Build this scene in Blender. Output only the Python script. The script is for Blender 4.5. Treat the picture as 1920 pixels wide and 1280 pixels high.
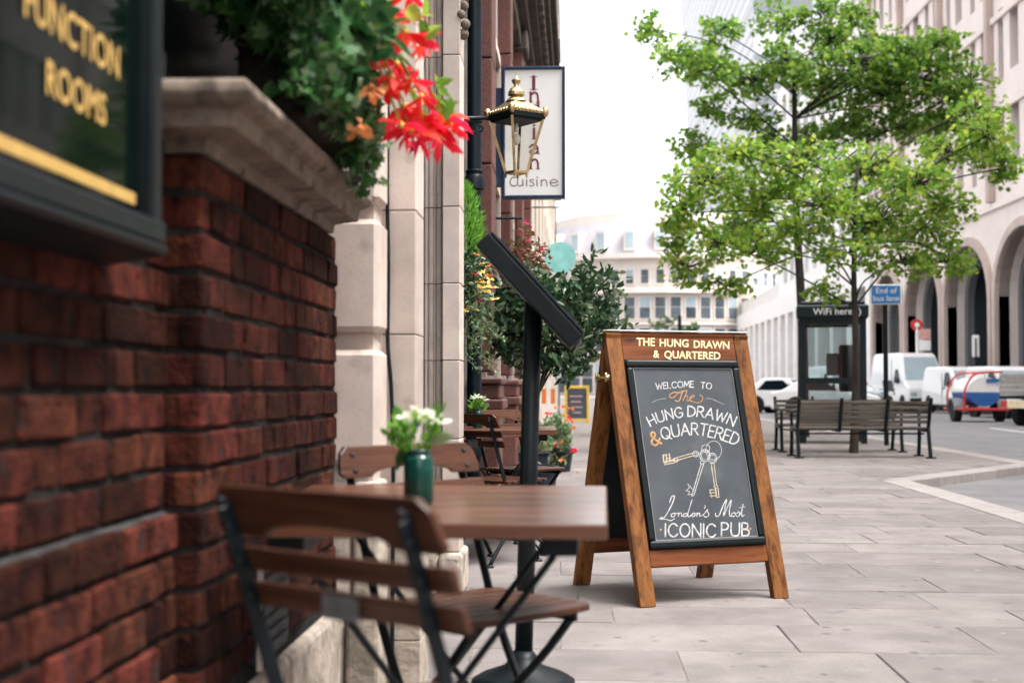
import bpy, bmesh, math, random
import numpy as np
from mathutils import Vector, Matrix

for o in list(bpy.data.objects):
    bpy.data.objects.remove(o)
SC = bpy.context.scene
COL = SC.collection
R = math.radians

# ------------------------------------------------------------------ camera
CAMH, FPX, VPX, VPY = 0.97, 2500.0, 1080.0, 727.0      # lens in pixels of a 1920 px wide frame
PITCH = math.atan((VPY - 640) / FPX)
YAW = math.atan((VPX - 960) / FPX * math.cos(PITCH))
cam = bpy.data.cameras.new('camera')
cam_ob = bpy.data.objects.new('camera', cam)
COL.objects.link(cam_ob)
SC.camera = cam_ob
cam_ob.location = (0, 0, CAMH)
cam_ob.rotation_euler = (R(90) + PITCH, 0, YAW)
cam.sensor_width = 36
cam.lens = FPX / 1920 * 36
cam.clip_start, cam.clip_end = 0.05, 3000
cam.dof.use_dof = True
cam.dof.focus_distance = 6.8
cam.dof.aperture_fstop = 3.1

# ------------------------------------------------------------------ sky, sun, exposure
SUN_EL, SUN_AZ = R(56), R(102)          # azimuth clockwise from the street direction (+Y)
world = bpy.data.worlds.new('World')
SC.world = world
world.use_nodes = True
wn, wl = world.node_tree.nodes, world.node_tree.links
wn.clear()
sky = wn.new('ShaderNodeTexSky')
sky.sky_type = 'NISHITA'
sky.sun_disc = False
sky.sun_elevation = SUN_EL
sky.sun_rotation = SUN_AZ
sky.dust_density = 6.0
sky.air_density = 1.0
sky.ozone_density = 0.6
hs = wn.new('ShaderNodeHueSaturation')
hs.inputs['Saturation'].default_value = 0.12      # thick even cloud takes the blue out of the sky
bg = wn.new('ShaderNodeBackground')
bg.inputs['Strength'].default_value = 0.15
wo = wn.new('ShaderNodeOutputWorld')
wl.new(sky.outputs[0], hs.inputs['Color'])
wl.new(hs.outputs[0], bg.inputs['Color'])
wl.new(bg.outputs[0], wo.inputs['Surface'])
sun = bpy.data.lights.new('sun', 'SUN')
sun.energy = 1.0
sun.angle = R(25)
sun.color = (1.0, 0.955, 0.9)
sun_ob = bpy.data.objects.new('sun', sun)
COL.objects.link(sun_ob)
sdir = Vector((math.sin(SUN_AZ) * math.cos(SUN_EL), math.cos(SUN_AZ) * math.cos(SUN_EL), math.sin(SUN_EL)))
sun_ob.rotation_euler = sdir.to_track_quat('Z', 'Y').to_euler()
sun_ob.location = (20, 10, 40)
SC.view_settings.view_transform = 'Standard'
SC.view_settings.look = 'None'
SC.view_settings.exposure = 2.3
SC.view_settings.gamma = 1.0
SC.render.engine = 'CYCLES'
SC.cycles.use_denoising = True
SC.cycles.max_bounces = 7
SC.cycles.transparent_max_bounces = 12
SC.cycles.caustics_reflective = False
SC.cycles.caustics_refractive = False

# ------------------------------------------------------------------ pixel -> direction helpers
CF = Vector((-math.sin(YAW) * math.cos(PITCH), math.cos(YAW) * math.cos(PITCH), math.sin(PITCH)))
CR = Vector((math.cos(YAW), math.sin(YAW), 0))
CU = CR.cross(CF)
CO = Vector((0, 0, CAMH))

def ray(px, py):
    return CF + CR * ((px - 960) / FPX) + CU * ((640 - py) / FPX)
def atY(px, py, Y):
    d = ray(px, py); return CO + d * (Y / d.y)
def atX(px, py, X):
    d = ray(px, py); return CO + d * (X / d.x)
def atZ(px, py, z=0.0):
    d = ray(px, py); return CO + d * ((z - CAMH) / d.z)
def atPlane(px, py, p, n):
    d = ray(px, py); return CO + d * ((p - CO).dot(n) / d.dot(n))

# ------------------------------------------------------------------ mesh builder
class MB:
    def __init__(s): s.v = []; s.f = []
    def add(s, vs, fs):
        b = len(s.v); s.v += [tuple(v) for v in vs]; s.f += [tuple(b + i for i in f) for f in fs]; return s
    def hexa(s, p):
        return s.add(p, [(3, 2, 1, 0), (4, 5, 6, 7), (0, 1, 5, 4), (1, 2, 6, 5), (2, 3, 7, 6), (3, 0, 4, 7)])
    def box(s, x0, x1, y0, y1, z0, z1, M=None):
        p = [(x0, y0, z0), (x1, y0, z0), (x1, y1, z0), (x0, y1, z0), (x0, y0, z1), (x1, y0, z1), (x1, y1, z1), (x0, y1, z1)]
        if M is not None: p = [M @ Vector(q) for q in p]
        return s.hexa(p)
    def bar(s, p, q, w, t, up=(0, 0, 1)):
        p, q = Vector(p), Vector(q); d = (q - p).normalized(); u = Vector(up)
        a = d.cross(u)
        if a.length < 1e-4: a = d.cross(Vector((0, 1, 0)))
        a.normalize(); b = a.cross(d); a *= w / 2; b *= t / 2
        return s.hexa([p - a - b, p + a - b, q + a - b, q - a - b, p - a + b, p + a + b, q + a + b, q - a + b])
    def tube(s, pts, r, n=8, caps=True):
        pts = [Vector(p) for p in pts]; m = len(pts)
        rs = r if isinstance(r, (list, tuple)) else [r] * m
        t0 = (pts[1] - pts[0]).normalized()
        ref = Vector((0, 0, 1)) if abs(t0.z) < .9 else Vector((1, 0, 0))
        a = t0.cross(ref).normalized(); vs = []; fs = []
        for i in range(m):
            t = (pts[min(i + 1, m - 1)] - pts[max(i - 1, 0)]).normalized()
            a = (a - t * a.dot(t)).normalized(); b = t.cross(a)
            for k in range(n):
                g = 2 * math.pi * k / n
                vs.append(pts[i] + (a * math.cos(g) + b * math.sin(g)) * rs[i])
        for i in range(m - 1):
            for k in range(n):
                k2 = (k + 1) % n
                fs.append((i * n + k, i * n + k2, (i + 1) * n + k2, (i + 1) * n + k))
        if caps:
            fs.append(tuple(range(n - 1, -1, -1))); fs.append(tuple((m - 1) * n + k for k in range(n)))
        return s.add(vs, fs)
    def lathe(s, prof, n=16, c=(0, 0, 0), M=None, rot=0.0):
        vs = []; fs = []; m = len(prof)
        for r, z in prof:
            for k in range(n):
                g = 2 * math.pi * k / n + rot
                p = Vector((c[0] + r * math.cos(g), c[1] + r * math.sin(g), c[2] + z))
                vs.append(M @ p if M is not None else p)
        for i in range(m - 1):
            for k in range(n):
                k2 = (k + 1) % n
                fs.append((i * n + k, i * n + k2, (i + 1) * n + k2, (i + 1) * n + k))
        if prof[0][0] > 1e-5: fs.append(tuple(range(n - 1, -1, -1)))
        if prof[-1][0] > 1e-5: fs.append(tuple((m - 1) * n + k for k in range(n)))
        return s.add(vs, fs)
    def prism(s, poly, h0, h1, fn):
        n = len(poly)
        vs = [fn(a, b, h0) for a, b in poly] + [fn(a, b, h1) for a, b in poly]
        fs = [tuple(range(n - 1, -1, -1)), tuple(range(n, 2 * n))]
        fs += [(i, (i + 1) % n, n + (i + 1) % n, n + i) for i in range(n)]
        return s.add(vs, fs)
    def sphere(s, c, r, n=10, m=6, sc=(1, 1, 1)):
        prof = [(r * math.sin(math.pi * i / m), -r * math.cos(math.pi * i / m)) for i in range(m + 1)]
        prof[0] = (1e-6, -r); prof[-1] = (1e-6, r)
        M = Matrix.Translation(Vector(c)) @ Matrix.Diagonal((*sc, 1))
        return s.lathe(prof, n, M=M)
    def build(s, name, mat, parent=None, bevel=0, seg=1, smooth=False, fix=True):
        me = bpy.data.meshes.new(name)
        me.from_pydata(s.v, [], s.f)
        if fix:
            bm = bmesh.new(); bm.from_mesh(me)
            bmesh.ops.recalc_face_normals(bm, faces=bm.faces)
            bm.to_mesh(me); bm.free()
        me.materials.append(mat)
        if smooth: me.shade_smooth()
        o = bpy.data.objects.new(name, me)
        COL.objects.link(o)
        if parent is not None: o.parent = parent
        if bevel:
            b = o.modifiers.new('bevel', 'BEVEL'); b.width = bevel; b.segments = seg; b.limit_method = 'ANGLE'; b.angle_limit = R(35)
            if smooth is None or seg > 1:
                b.harden_normals = False
        return o

def tag(o, label, cat, group=None, kind=None):
    o['label'] = label
    if cat: o['category'] = cat
    if group: o['group'] = group
    if kind: o['kind'] = kind
    return o
def thing(name, label, cat, loc=(0, 0, 0), rz=0.0, group=None):
    o = bpy.data.objects.new(name, None)
    COL.objects.link(o)
    o.empty_display_size = .1
    o.location = loc; o.rotation_euler = (0, 0, rz)
    return tag(o, label, cat, group)
def mtx(loc, rz): return Matrix.Translation(Vector(loc)) @ Matrix.Rotation(rz, 4, 'Z')
def struct(o):
    o['kind'] = 'structure'; return o
def copy_tree(o, label, loc, rz):
    c = o.copy(); COL.objects.link(c); c['label'] = label
    c.location = loc; c.rotation_euler = (0, 0, rz)
    for ch in list(o.children):
        k = ch.copy(); COL.objects.link(k); k.parent = c
        for g in list(ch.children):
            q = g.copy(); COL.objects.link(q); q.parent = k
    return c

# ------------------------------------------------------------------ materials
def _links(m): return m.node_tree.nodes, m.node_tree.links
def mat(name, col, rough=.6, metal=0.0, var=.15, scale=6.0, bump=0.0, bscale=None, rnd=0.0, hrnd=0.0, spec=.3, col2=None,
        stretch=(1, 1, 1), coat=0.0, detail=5.0, spots=None, rvar=0.0):
    m = bpy.data.materials.new(name); m.use_nodes = True
    n, l = _links(m); p = n['Principled BSDF']
    p.inputs['Roughness'].default_value = rough; p.inputs['Metallic'].default_value = metal
    p.inputs['Specular IOR Level'].default_value = spec
    p.inputs['Coat Weight'].default_value = coat
    p.inputs['Coat Roughness'].default_value = .08
    tc = n.new('ShaderNodeTexCoord'); oi = n.new('ShaderNodeObjectInfo')
    mp = n.new('ShaderNodeMapping'); mp.inputs['Scale'].default_value = stretch
    va = n.new('ShaderNodeVectorMath'); va.operation = 'MULTIPLY_ADD'
    cx = n.new('ShaderNodeCombineXYZ')
    for i in range(3): l.new(oi.outputs['Random'], cx.inputs[i])
    va.inputs[1].default_value = (31, 47, 59)
    l.new(cx.outputs[0], va.inputs[0]); l.new(tc.outputs['Object'], va.inputs[2])
    l.new(va.outputs[0], mp.inputs['Vector'])
    nz = n.new('ShaderNodeTexNoise'); nz.inputs['Scale'].default_value = scale; nz.inputs['Detail'].default_value = detail
    nz.inputs['Roughness'].default_value = .6
    l.new(mp.outputs[0], nz.inputs['Vector'])
    cr = n.new('ShaderNodeValToRGB')
    c = Vector(col); lo = c * (1 - var); hi = (Vector(col2) if col2 else c * (1 + var))
    cr.color_ramp.elements[0].position = .32; cr.color_ramp.elements[1].position = .68
    cr.color_ramp.elements[0].color = (*lo, 1); cr.color_ramp.elements[1].color = (*hi, 1)
    l.new(nz.outputs['Fac'], cr.inputs['Fac'])
    out = cr.outputs[0]
    if spots:
        sc_, th, scol = spots
        n2 = n.new('ShaderNodeTexNoise'); n2.inputs['Scale'].default_value = sc_; n2.inputs['Detail'].default_value = 8
        l.new(mp.outputs[0], n2.inputs['Vector'])
        r2 = n.new('ShaderNodeValToRGB'); r2.color_ramp.elements[0].position = th; r2.color_ramp.elements[1].position = min(1, th + .12)
        l.new(n2.outputs['Fac'], r2.inputs['Fac'])
        mx = n.new('ShaderNodeMix'); mx.data_type = 'RGBA'
        l.new(r2.outputs[0], mx.inputs['Factor']); l.new(out, mx.inputs['A']); mx.inputs['B'].default_value = (*scol, 1)
        out = mx.outputs['Result']
    if rnd or hrnd:
        h = n.new('ShaderNodeHueSaturation')
        mr = n.new('ShaderNodeMapRange'); mr.inputs['To Min'].default_value = 1 - rnd; mr.inputs['To Max'].default_value = 1 + rnd
        l.new(oi.outputs['Random'], mr.inputs['Value']); l.new(mr.outputs[0], h.inputs['Value'])
        if hrnd:
            ml = n.new('ShaderNodeMath'); ml.operation = 'MULTIPLY'; ml.inputs[1].default_value = 7.31
            fr = n.new('ShaderNodeMath'); fr.operation = 'FRACT'
            l.new(oi.outputs['Random'], ml.inputs[0]); l.new(ml.outputs[0], fr.inputs[0])
            m3 = n.new('ShaderNodeMapRange'); m3.inputs['To Min'].default_value = .5 - hrnd; m3.inputs['To Max'].default_value = .5 + hrnd
            l.new(fr.outputs[0], m3.inputs['Value']); l.new(m3.outputs[0], h.inputs['Hue'])
        l.new(out, h.inputs['Color']); out = h.outputs[0]
    l.new(out, p.inputs['Base Color'])
    if rvar:
        m4 = n.new('ShaderNodeMapRange'); m4.inputs['To Min'].default_value = max(.02, rough - rvar); m4.inputs['To Max'].default_value = rough + rvar
        l.new(nz.outputs['Fac'], m4.inputs['Value']); l.new(m4.outputs[0], p.inputs['Roughness'])
    if bump:
        nb = n.new('ShaderNodeTexNoise'); nb.inputs['Scale'].default_value = bscale or scale * 5; nb.inputs['Detail'].default_value = 8
        l.new(mp.outputs[0], nb.inputs['Vector'])
        b = n.new('ShaderNodeBump'); b.inputs['Strength'].default_value = bump; b.inputs['Distance'].default_value = .01
        l.new(nb.outputs['Fac'], b.inputs['Height']); l.new(b.outputs[0], p.inputs['Normal'])
    return m

def wood(name, dark, light, stretch, rough=.45, ring=26.0, coat=0.0, knots=True, rnd=.1, coat_rough=.15):
    m = bpy.data.materials.new(name); m.use_nodes = True
    n, l = _links(m); p = n['Principled BSDF']
    p.inputs['Specular IOR Level'].default_value = .22
    p.inputs['Roughness'].default_value = rough; p.inputs['Coat Weight'].default_value = coat; p.inputs['Coat Roughness'].default_value = coat_rough
    tc = n.new('ShaderNodeTexCoord'); oi = n.new('ShaderNodeObjectInfo')
    cx = n.new('ShaderNodeCombineXYZ')
    for i in range(3): l.new(oi.outputs['Random'], cx.inputs[i])
    va = n.new('ShaderNodeVectorMath'); va.operation = 'MULTIPLY_ADD'; va.inputs[1].default_value = (13, 17, 11)
    l.new(cx.outputs[0], va.inputs[0]); l.new(tc.outputs['Object'], va.inputs[2])
    mp = n.new('ShaderNodeMapping'); mp.inputs['Scale'].default_value = stretch
    l.new(va.outputs[0], mp.inputs['Vector'])
    n1 = n.new('ShaderNodeTexNoise'); n1.inputs['Scale'].default_value = ring; n1.inputs['Detail'].default_value = 6; n1.inputs['Distortion'].default_value = .8
    l.new(mp.outputs[0], n1.inputs['Vector'])
    n2 = n.new('ShaderNodeTexNoise'); n2.inputs['Scale'].default_value = ring * 5; n2.inputs['Detail'].default_value = 4
    l.new(mp.outputs[0], n2.inputs['Vector'])
    ma = n.new('ShaderNodeMath'); ma.operation = 'MULTIPLY_ADD'; ma.inputs[1].default_value = .35
    l.new(n2.outputs['Fac'], ma.inputs[0]); l.new(n1.outputs['Fac'], ma.inputs[2])
    cr = n.new('ShaderNodeValToRGB')
    cr.color_ramp.elements[0].position = .5; cr.color_ramp.elements[1].position = .78
    cr.color_ramp.elements[0].color = (*dark, 1); cr.color_ramp.elements[1].color = (*light, 1)
    l.new(ma.outputs[0], cr.inputs['Fac'])
    out = cr.outputs[0]
    if knots:
        vo = n.new('ShaderNodeTexVoronoi'); vo.inputs['Scale'].default_value = 4.5
        mp2 = n.new('ShaderNodeMapping'); mp2.inputs['Scale'].default_value = [s ** .4 for s in stretch]
        l.new(va.outputs[0], mp2.inputs['Vector']); l.new(mp2.outputs[0], vo.inputs['Vector'])
        r2 = n.new('ShaderNodeValToRGB'); r2.color_ramp.elements[0].position = .03; r2.color_ramp.elements[1].position = .11
        r2.color_ramp.elements[0].color = (1, 1, 1, 1); r2.color_ramp.elements[1].color = (0, 0, 0, 1)
        l.new(vo.outputs['Distance'], r2.inputs['Fac'])
        mx = n.new('ShaderNodeMix'); mx.data_type = 'RGBA'
        l.new(r2.outputs[0], mx.inputs['Factor']); l.new(out, mx.inputs['A']); mx.inputs['B'].default_value = (*[c * .55 for c in dark], 1)
        out = mx.outputs['Result']
    h = n.new('ShaderNodeHueSaturation'); mr = n.new('ShaderNodeMapRange')
    mr.inputs['To Min'].default_value = 1 - rnd; mr.inputs['To Max'].default_value = 1 + rnd
    l.new(oi.outputs['Random'], mr.inputs['Value']); l.new(mr.outputs[0], h.inputs['Value']); l.new(out, h.inputs['Color'])
    l.new(h.outputs[0], p.inputs['Base Color'])
    b = n.new('ShaderNodeBump'); b.inputs['Strength'].default_value = .25; b.inputs['Distance'].default_value = .003
    l.new(ma.outputs[0], b.inputs['Height']); l.new(b.outputs[0], p.inputs['Normal'])
    return m

def leafmat(name, cols, trans=.35, rough=.45):
    m = bpy.data.materials.new(name); m.use_nodes = True
    n, l = _links(m); p = n['Principled BSDF']; p.inputs['Roughness'].default_value = rough
    p.inputs['Specular IOR Level'].default_value = .35
    g = n.new('ShaderNodeNewGeometry'); cr = n.new('ShaderNodeValToRGB')
    while len(cr.color_ramp.elements) < len(cols): cr.color_ramp.elements.new(.5)
    for i, c in enumerate(cols):
        cr.color_ramp.elements[i].position = i / max(1, len(cols) - 1); cr.color_ramp.elements[i].color = (*c, 1)
    l.new(g.outputs['Random Per Island'], cr.inputs['Fac']); l.new(cr.outputs[0], p.inputs['Base Color'])
    t = n.new('ShaderNodeBsdfTranslucent')
    hs_ = n.new('ShaderNodeHueSaturation'); hs_.inputs['Value'].default_value = 1.5; hs_.inputs['Hue'].default_value = .485
    l.new(cr.outputs[0], hs_.inputs['Color']); l.new(hs_.outputs[0], t.inputs['Color'])
    mx = n.new('ShaderNodeMixShader'); mx.inputs[0].default_value = trans
    l.new(p.outputs[0], mx.inputs[1]); l.new(t.outputs[0], mx.inputs[2])
    l.new(mx.outputs[0], n['Material Output'].inputs['Surface'])
    return m
def glassmat(name, tint=(.9, .95, .95), refl=.12, rough=.02):
    m = bpy.data.materials.new(name); m.use_nodes = True
    n, l = _links(m); n.remove(n['Principled BSDF'])
    t = n.new('ShaderNodeBsdfTransparent'); t.inputs[0].default_value = (*tint, 1)
    g = n.new('ShaderNodeBsdfGlossy'); g.inputs['Roughness'].default_value = rough
    f = n.new('ShaderNodeLayerWeight'); f.inputs[0].default_value = .12
    a = n.new('ShaderNodeMath'); a.operation = 'ADD'; a.inputs[1].default_value = refl; a.use_clamp = True
    l.new(f.outputs[0], a.inputs[0])
    mx = n.new('ShaderNodeMixShader'); l.new(a.outputs[0], mx.inputs[0])
    l.new(t.outputs[0], mx.inputs[1]); l.new(g.outputs[0], mx.inputs[2])
    l.new(mx.outputs[0], n['Material Output'].inputs['Surface'])
    return m

M = {}
M['brick'] = mat('brick', (.03, .0085, .0066), .9, var=.6, scale=18, bump=.9, bscale=95, rnd=.68, hrnd=.009, spec=.1, col2=(.084, .0225, .0135),
                 spots=(20, .6, (.02, .016, .016)))
M['mortar'] = mat('mortar', (.009, .011, .0115), .95, var=.4, scale=9, bump=.7, bscale=90, spec=.08, col2=(.034, .034, .033))
M['mortar_light'] = mat('mortar_light', (.04, .04, .039), .95, var=.6, scale=9, bump=.7, bscale=90)
M['dim_pane'] = mat('dim_pane', (.004, .008, .012), .3, var=.2, spec=.03)
M['stone'] = mat('stone', (.56, .475, .42), .85, var=.16, scale=5, bump=.1, bscale=120, rnd=.08, spots=(9, .62, (.41, .345, .3)))
M['ledge'] = mat('ledge', (.19, .15, .118), .85, var=.35, scale=9, bump=.3, bscale=60, spots=(13, .56, (.07, .052, .04)))
M['rough_stone'] = mat('rough_stone', (.44, .38, .32), .9, var=.35, scale=10, bump=.8, bscale=34, rnd=.08, spots=(7, .55, (.24, .21, .175)))
M['pub_blue'] = mat('pub_blue', (.005, .011, .017), .36, var=.2, scale=5, rvar=.08, spec=.25)
M['black'] = mat('black', (.005, .009, .011), .42, var=.25, scale=12, rvar=.1, spec=.22)
M['iron'] = mat('iron', (.005, .009, .012), .42, var=.25, scale=20, rvar=.12, spec=.25)
M['dark_glass'] = mat('dark_glass', (.004, .009, .013), .06, var=.1, spec=.1)
M['sign_glass'] = mat('sign_glass', (.002, .006, .005), .05, var=.1, spec=.05)
M['gold'] = mat('gold', (.62, .4, .12), .42, metal=.15, var=.12, scale=30)
M['brass'] = mat('brass', (.62, .47, .25), .3, metal=.85, var=.25, scale=25, rvar=.1)
M['slab'] = mat('slab', (.222, .197, .188), .88, var=.2, scale=3.2, bump=.4, bscale=60, rnd=.14, hrnd=.012, spots=(7, .63, (.165, .146, .14)), rvar=.07)
def gum(m, scale, size, col):
    n, l = _links(m); p = n['Principled BSDF']; src = p.inputs['Base Color'].links[0].from_socket
    tc = n.new('ShaderNodeNewGeometry'); v = n.new('ShaderNodeTexVoronoi'); v.inputs['Scale'].default_value = scale
    nz = n.new('ShaderNodeTexNoise'); nz.inputs['Scale'].default_value = 40; ad = n.new('ShaderNodeVectorMath'); ad.operation = 'MULTIPLY_ADD'
    ad.inputs[1].default_value = (.02, .02, 0); l.new(tc.outputs['Position'], nz.inputs['Vector'])
    l.new(nz.outputs['Color'], ad.inputs[0]); l.new(tc.outputs['Position'], ad.inputs[2]); l.new(ad.outputs[0], v.inputs['Vector'])
    r = n.new('ShaderNodeValToRGB'); r.color_ramp.elements[0].position = size; r.color_ramp.elements[1].position = size * 1.5
    r.color_ramp.elements[0].color = (.75, .75, .75, 1); r.color_ramp.elements[1].color = (0, 0, 0, 1)
    l.new(v.outputs['Distance'], r.inputs['Fac'])
    x = n.new('ShaderNodeMix'); x.data_type = 'RGBA'; l.new(r.outputs[0], x.inputs['Factor']); l.new(src, x.inputs['A']); x.inputs['B'].default_value = (*col, 1)
    l.new(x.outputs['Result'], p.inputs['Base Color'])
gum(M['slab'], 5.0, .075, (.12, .105, .1)); gum(M['slab'], 3.1, .04, (.33, .31, .3)); gum(M['slab'], 17.0, .06, (.14, .12, .115))
M['joint'] = mat('joint', (.2, .18, .17), .95, var=.4, scale=8, bump=.8, bscale=60)
M['kerb'] = mat('kerb', (.34, .31, .29), .85, var=.12, scale=9, bump=.4, bscale=80, rnd=.08)
M['asphalt'] = mat('asphalt', (.215, .205, .21), .9, var=.14, scale=1.2, bump=.6, bscale=260, spots=(140, .62, (.24, .23, .23)))
M['paint_white'] = mat('paint_white', (.62, .61, .59), .8, var=.12, scale=9)
M['granite'] = mat('granite', (.12, .05, .042), .5, var=.35, scale=70, rnd=.08)
M['dark_stone'] = mat('dark_stone', (.07, .055, .05), .85, var=.45, scale=4, bump=.4, bscale=30)
M['grime_stone'] = mat('grime_stone', (.33, .29, .27), .85, var=.35, scale=3, bump=.3)
M['classic_stone'] = mat('classic_stone', (.58, .525, .48), .85, var=.06, scale=.5)
M['cream'] = mat('cream', (.55, .47, .4), .85, var=.12, scale=2)
M['white_stone'] = mat('white_stone', (.8, .765, .74), .85, var=.06, scale=1.2)
M['pale_stone'] = mat('pale_stone', (.66, .63, .6), .85, var=.06, scale=.7)
M['pink_stone'] = mat('pink_stone', (.7, .615, .575), .8, var=.06, scale=.6, rnd=.05)
M['pink_dark'] = mat('pink_dark', (.46, .365, .325), .8, var=.12, scale=.6)
M['slate'] = mat('slate', (.34, .32, .34), .7, var=.1, scale=.5)
M['teal_glass'] = mat('teal_glass', (.03, .13, .125), .08, var=.35, scale=.35)
M['pale_glass'] = mat('pale_glass', (.3, .37, .4), .08, var=.2, scale=.3)
M['win_glass'] = mat('win_glass', (.07, .085, .1), .08, var=.4, scale=.5, rnd=.3)
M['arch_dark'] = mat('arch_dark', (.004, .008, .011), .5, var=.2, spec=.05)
M['wood_post'] = wood('wood_post', (.085, .029, .008), (.245, .098, .028), (1, 1, .07), rough=.5, ring=30)
M['wood_rail'] = wood('wood_rail', (.1, .026, .008), (.21, .066, .02), (.07, 1, 1), rough=.5, ring=26)
M['wood_seat'] = wood('wood_seat', (.032, .0115, .006), (.088, .035, .02), (.06, 1, 1), rough=.42, ring=40, knots=False, coat=.12)
M['wood_table'] = wood('wood_table', (.075, .025, .011), (.155, .057, .029), (.05, 1, 1), rough=.35, ring=26, knots=False, coat=1.0, coat_rough=.22, rnd=.18)
M['wood_bench'] = wood('wood_bench', (.06, .05, .042), (.19, .165, .14), (.06, 1, 1), rough=.8, ring=24, knots=False)
M['chalkboard'] = mat('chalkboard', (.058, .069, .08), .5, var=.12, scale=6, col2=(.076, .088, .1), detail=8, spots=(3.5, .6, (.1, .113, .126)))
M['chalk'] = mat('chalk', (.5, .5, .5), .9, var=.35, scale=70, col2=(.72, .72, .71))
M['chalk_orange'] = mat('chalk_orange', (.5, .28, .13), .9, var=.3, scale=70)
M['cream_paint'] = mat('cream_paint', (.82, .68, .4), .7, var=.06, scale=60)
M['bolt'] = mat('bolt', (.05, .055, .065), .35, metal=.6, var=.2, scale=60)
M['plate_grey'] = mat('plate_grey', (.17, .18, .19), .45, metal=.3, var=.2, scale=30)
M['white_car'] = mat('white_car', (.72, .72, .72), .3, var=.03, coat=.6)
M['tyre'] = mat('tyre', (.018, .019, .021), .8, var=.2, scale=20)
M['rim'] = mat('rim', (.34, .34, .35), .4, metal=.5, var=.2)
M['red'] = mat('red', (.55, .045, .04), .5, var=.1)
M['orange'] = mat('orange', (.75, .2, .03), .5, var=.1)
M['blue'] = mat('blue', (.03, .12, .36), .45, var=.1)
M['sign_blue'] = mat('sign_blue', (.035, .2, .52), .45, var=.05)
M['sign_white'] = mat('sign_white', (.82, .81, .79), .4, var=.03, scale=3)
M['navy'] = mat('navy', (.012, .03, .065), .35, var=.2)
M['maroon'] = mat('maroon', (.16, .022, .03), .5, var=.1)
M['grey_text'] = mat('grey_text', (.2, .15, .14), .5, var=.1)
M['alu'] = mat('alu', (.36, .35, .34), .45, metal=.4, var=.15, scale=3)
M['yellow'] = mat('yellow', (.68, .45, .07), .5, var=.1)
M['plate_yellow'] = mat('plate_yellow', (.8, .68, .45), .5, var=.15, scale=12)
M['bark'] = mat('bark', (.055, .045, .036), .9, var=.4, scale=20, stretch=(1, 1, .2), bump=.9, bscale=45)
M['bark_dark'] = mat('bark_dark', (.028, .025, .022), .9, var=.4, scale=20, stretch=(1, 1, .2), bump=.9, bscale=45)
M['bottle'] = mat('bottle', (.004, .055, .043), .12, var=.3, scale=30, coat=.3)
M['soil'] = mat('soil', (.05, .035, .025), .95, var=.4, scale=30, bump=.8)
M['coir'] = mat('coir', (.022, .017, .013), .95, var=.5, scale=60, bump=1.0, stretch=(1, 1, 1))
M['lead'] = mat('lead', (.018, .025, .032), .55, var=.3, scale=12, bump=.3)
M['kiosk'] = mat('kiosk', (.009, .017, .022), .35, var=.2, scale=3)
M['glass'] = glassmat('glass')
M['lamp_glass'] = glassmat('lamp_glass', (.97, .96, .92), .05)
M['disc_glass'] = mat('disc_glass', (.5, .6, .59), .25, var=.2, scale=7, col2=(.78, .82, .81))
M['leaf_ivy'] = leafmat('leaf_ivy', [(.014, .06, .024), (.035, .11, .032), (.06, .17, .045), (.24, .31, .18)], .25, .3)
M['leaf_light'] = leafmat('leaf_light', [(.08, .2, .024), (.14, .29, .036), (.23, .38, .05), (.38, .46, .075)], .5, .45)
M['leaf_mid'] = leafmat('leaf_mid', [(.05, .15, .02), (.09, .21, .028), (.15, .28, .04), (.25, .36, .055)], .5, .45)
M['leaf_bush'] = leafmat('leaf_bush', [(.01, .04, .017), (.022, .065, .026), (.04, .1, .035), (.09, .16, .075), (.25, .3, .2)], .25, .22)
M['leaf_conifer'] = leafmat('leaf_conifer', [(.06, .22, .02), (.12, .32, .035), (.2, .42, .06)], .35, .5)
M['leaf_red'] = leafmat('leaf_red', [(.17, .035, .02), (.25, .07, .035), (.16, .1, .04), (.07, .1, .03), (.33, .2, .12)], .3, .45)
M['leaf_pale'] = leafmat('leaf_pale', [(.05, .13, .04), (.09, .18, .06), (.2, .28, .14), (.3, .34, .2)], .35, .45)
M['leaf_far'] = leafmat('leaf_far', [(.07, .14, .06), (.12, .2, .09), (.2, .27, .13)], .4, .5)
M['petal_red'] = leafmat('petal_red', [(.62, .012, .008), (.75, .03, .015), (.8, .07, .03)], .4, .45)
M['petal_orange'] = leafmat('petal_orange', [(.7, .25, .06), (.65, .34, .14)], .35, .5)
M['petal_yellow'] = leafmat('petal_yellow', [(.8, .6, .1), (.85, .68, .25)], .35, .5)
M['petal_white'] = leafmat('petal_white', [(.75, .76, .62), (.82, .82, .74)], .35, .5)
M['petal_pink'] = leafmat('petal_pink', [(.55, .03, .12), (.6, .08, .1)], .35, .5)
M['petal_violet'] = leafmat('petal_violet', [(.04, .03, .2), (.08, .05, .26)], .3, .5)
M['bud_yellow'] = mat('bud_yellow', (.75, .55, .1), .6)

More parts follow.
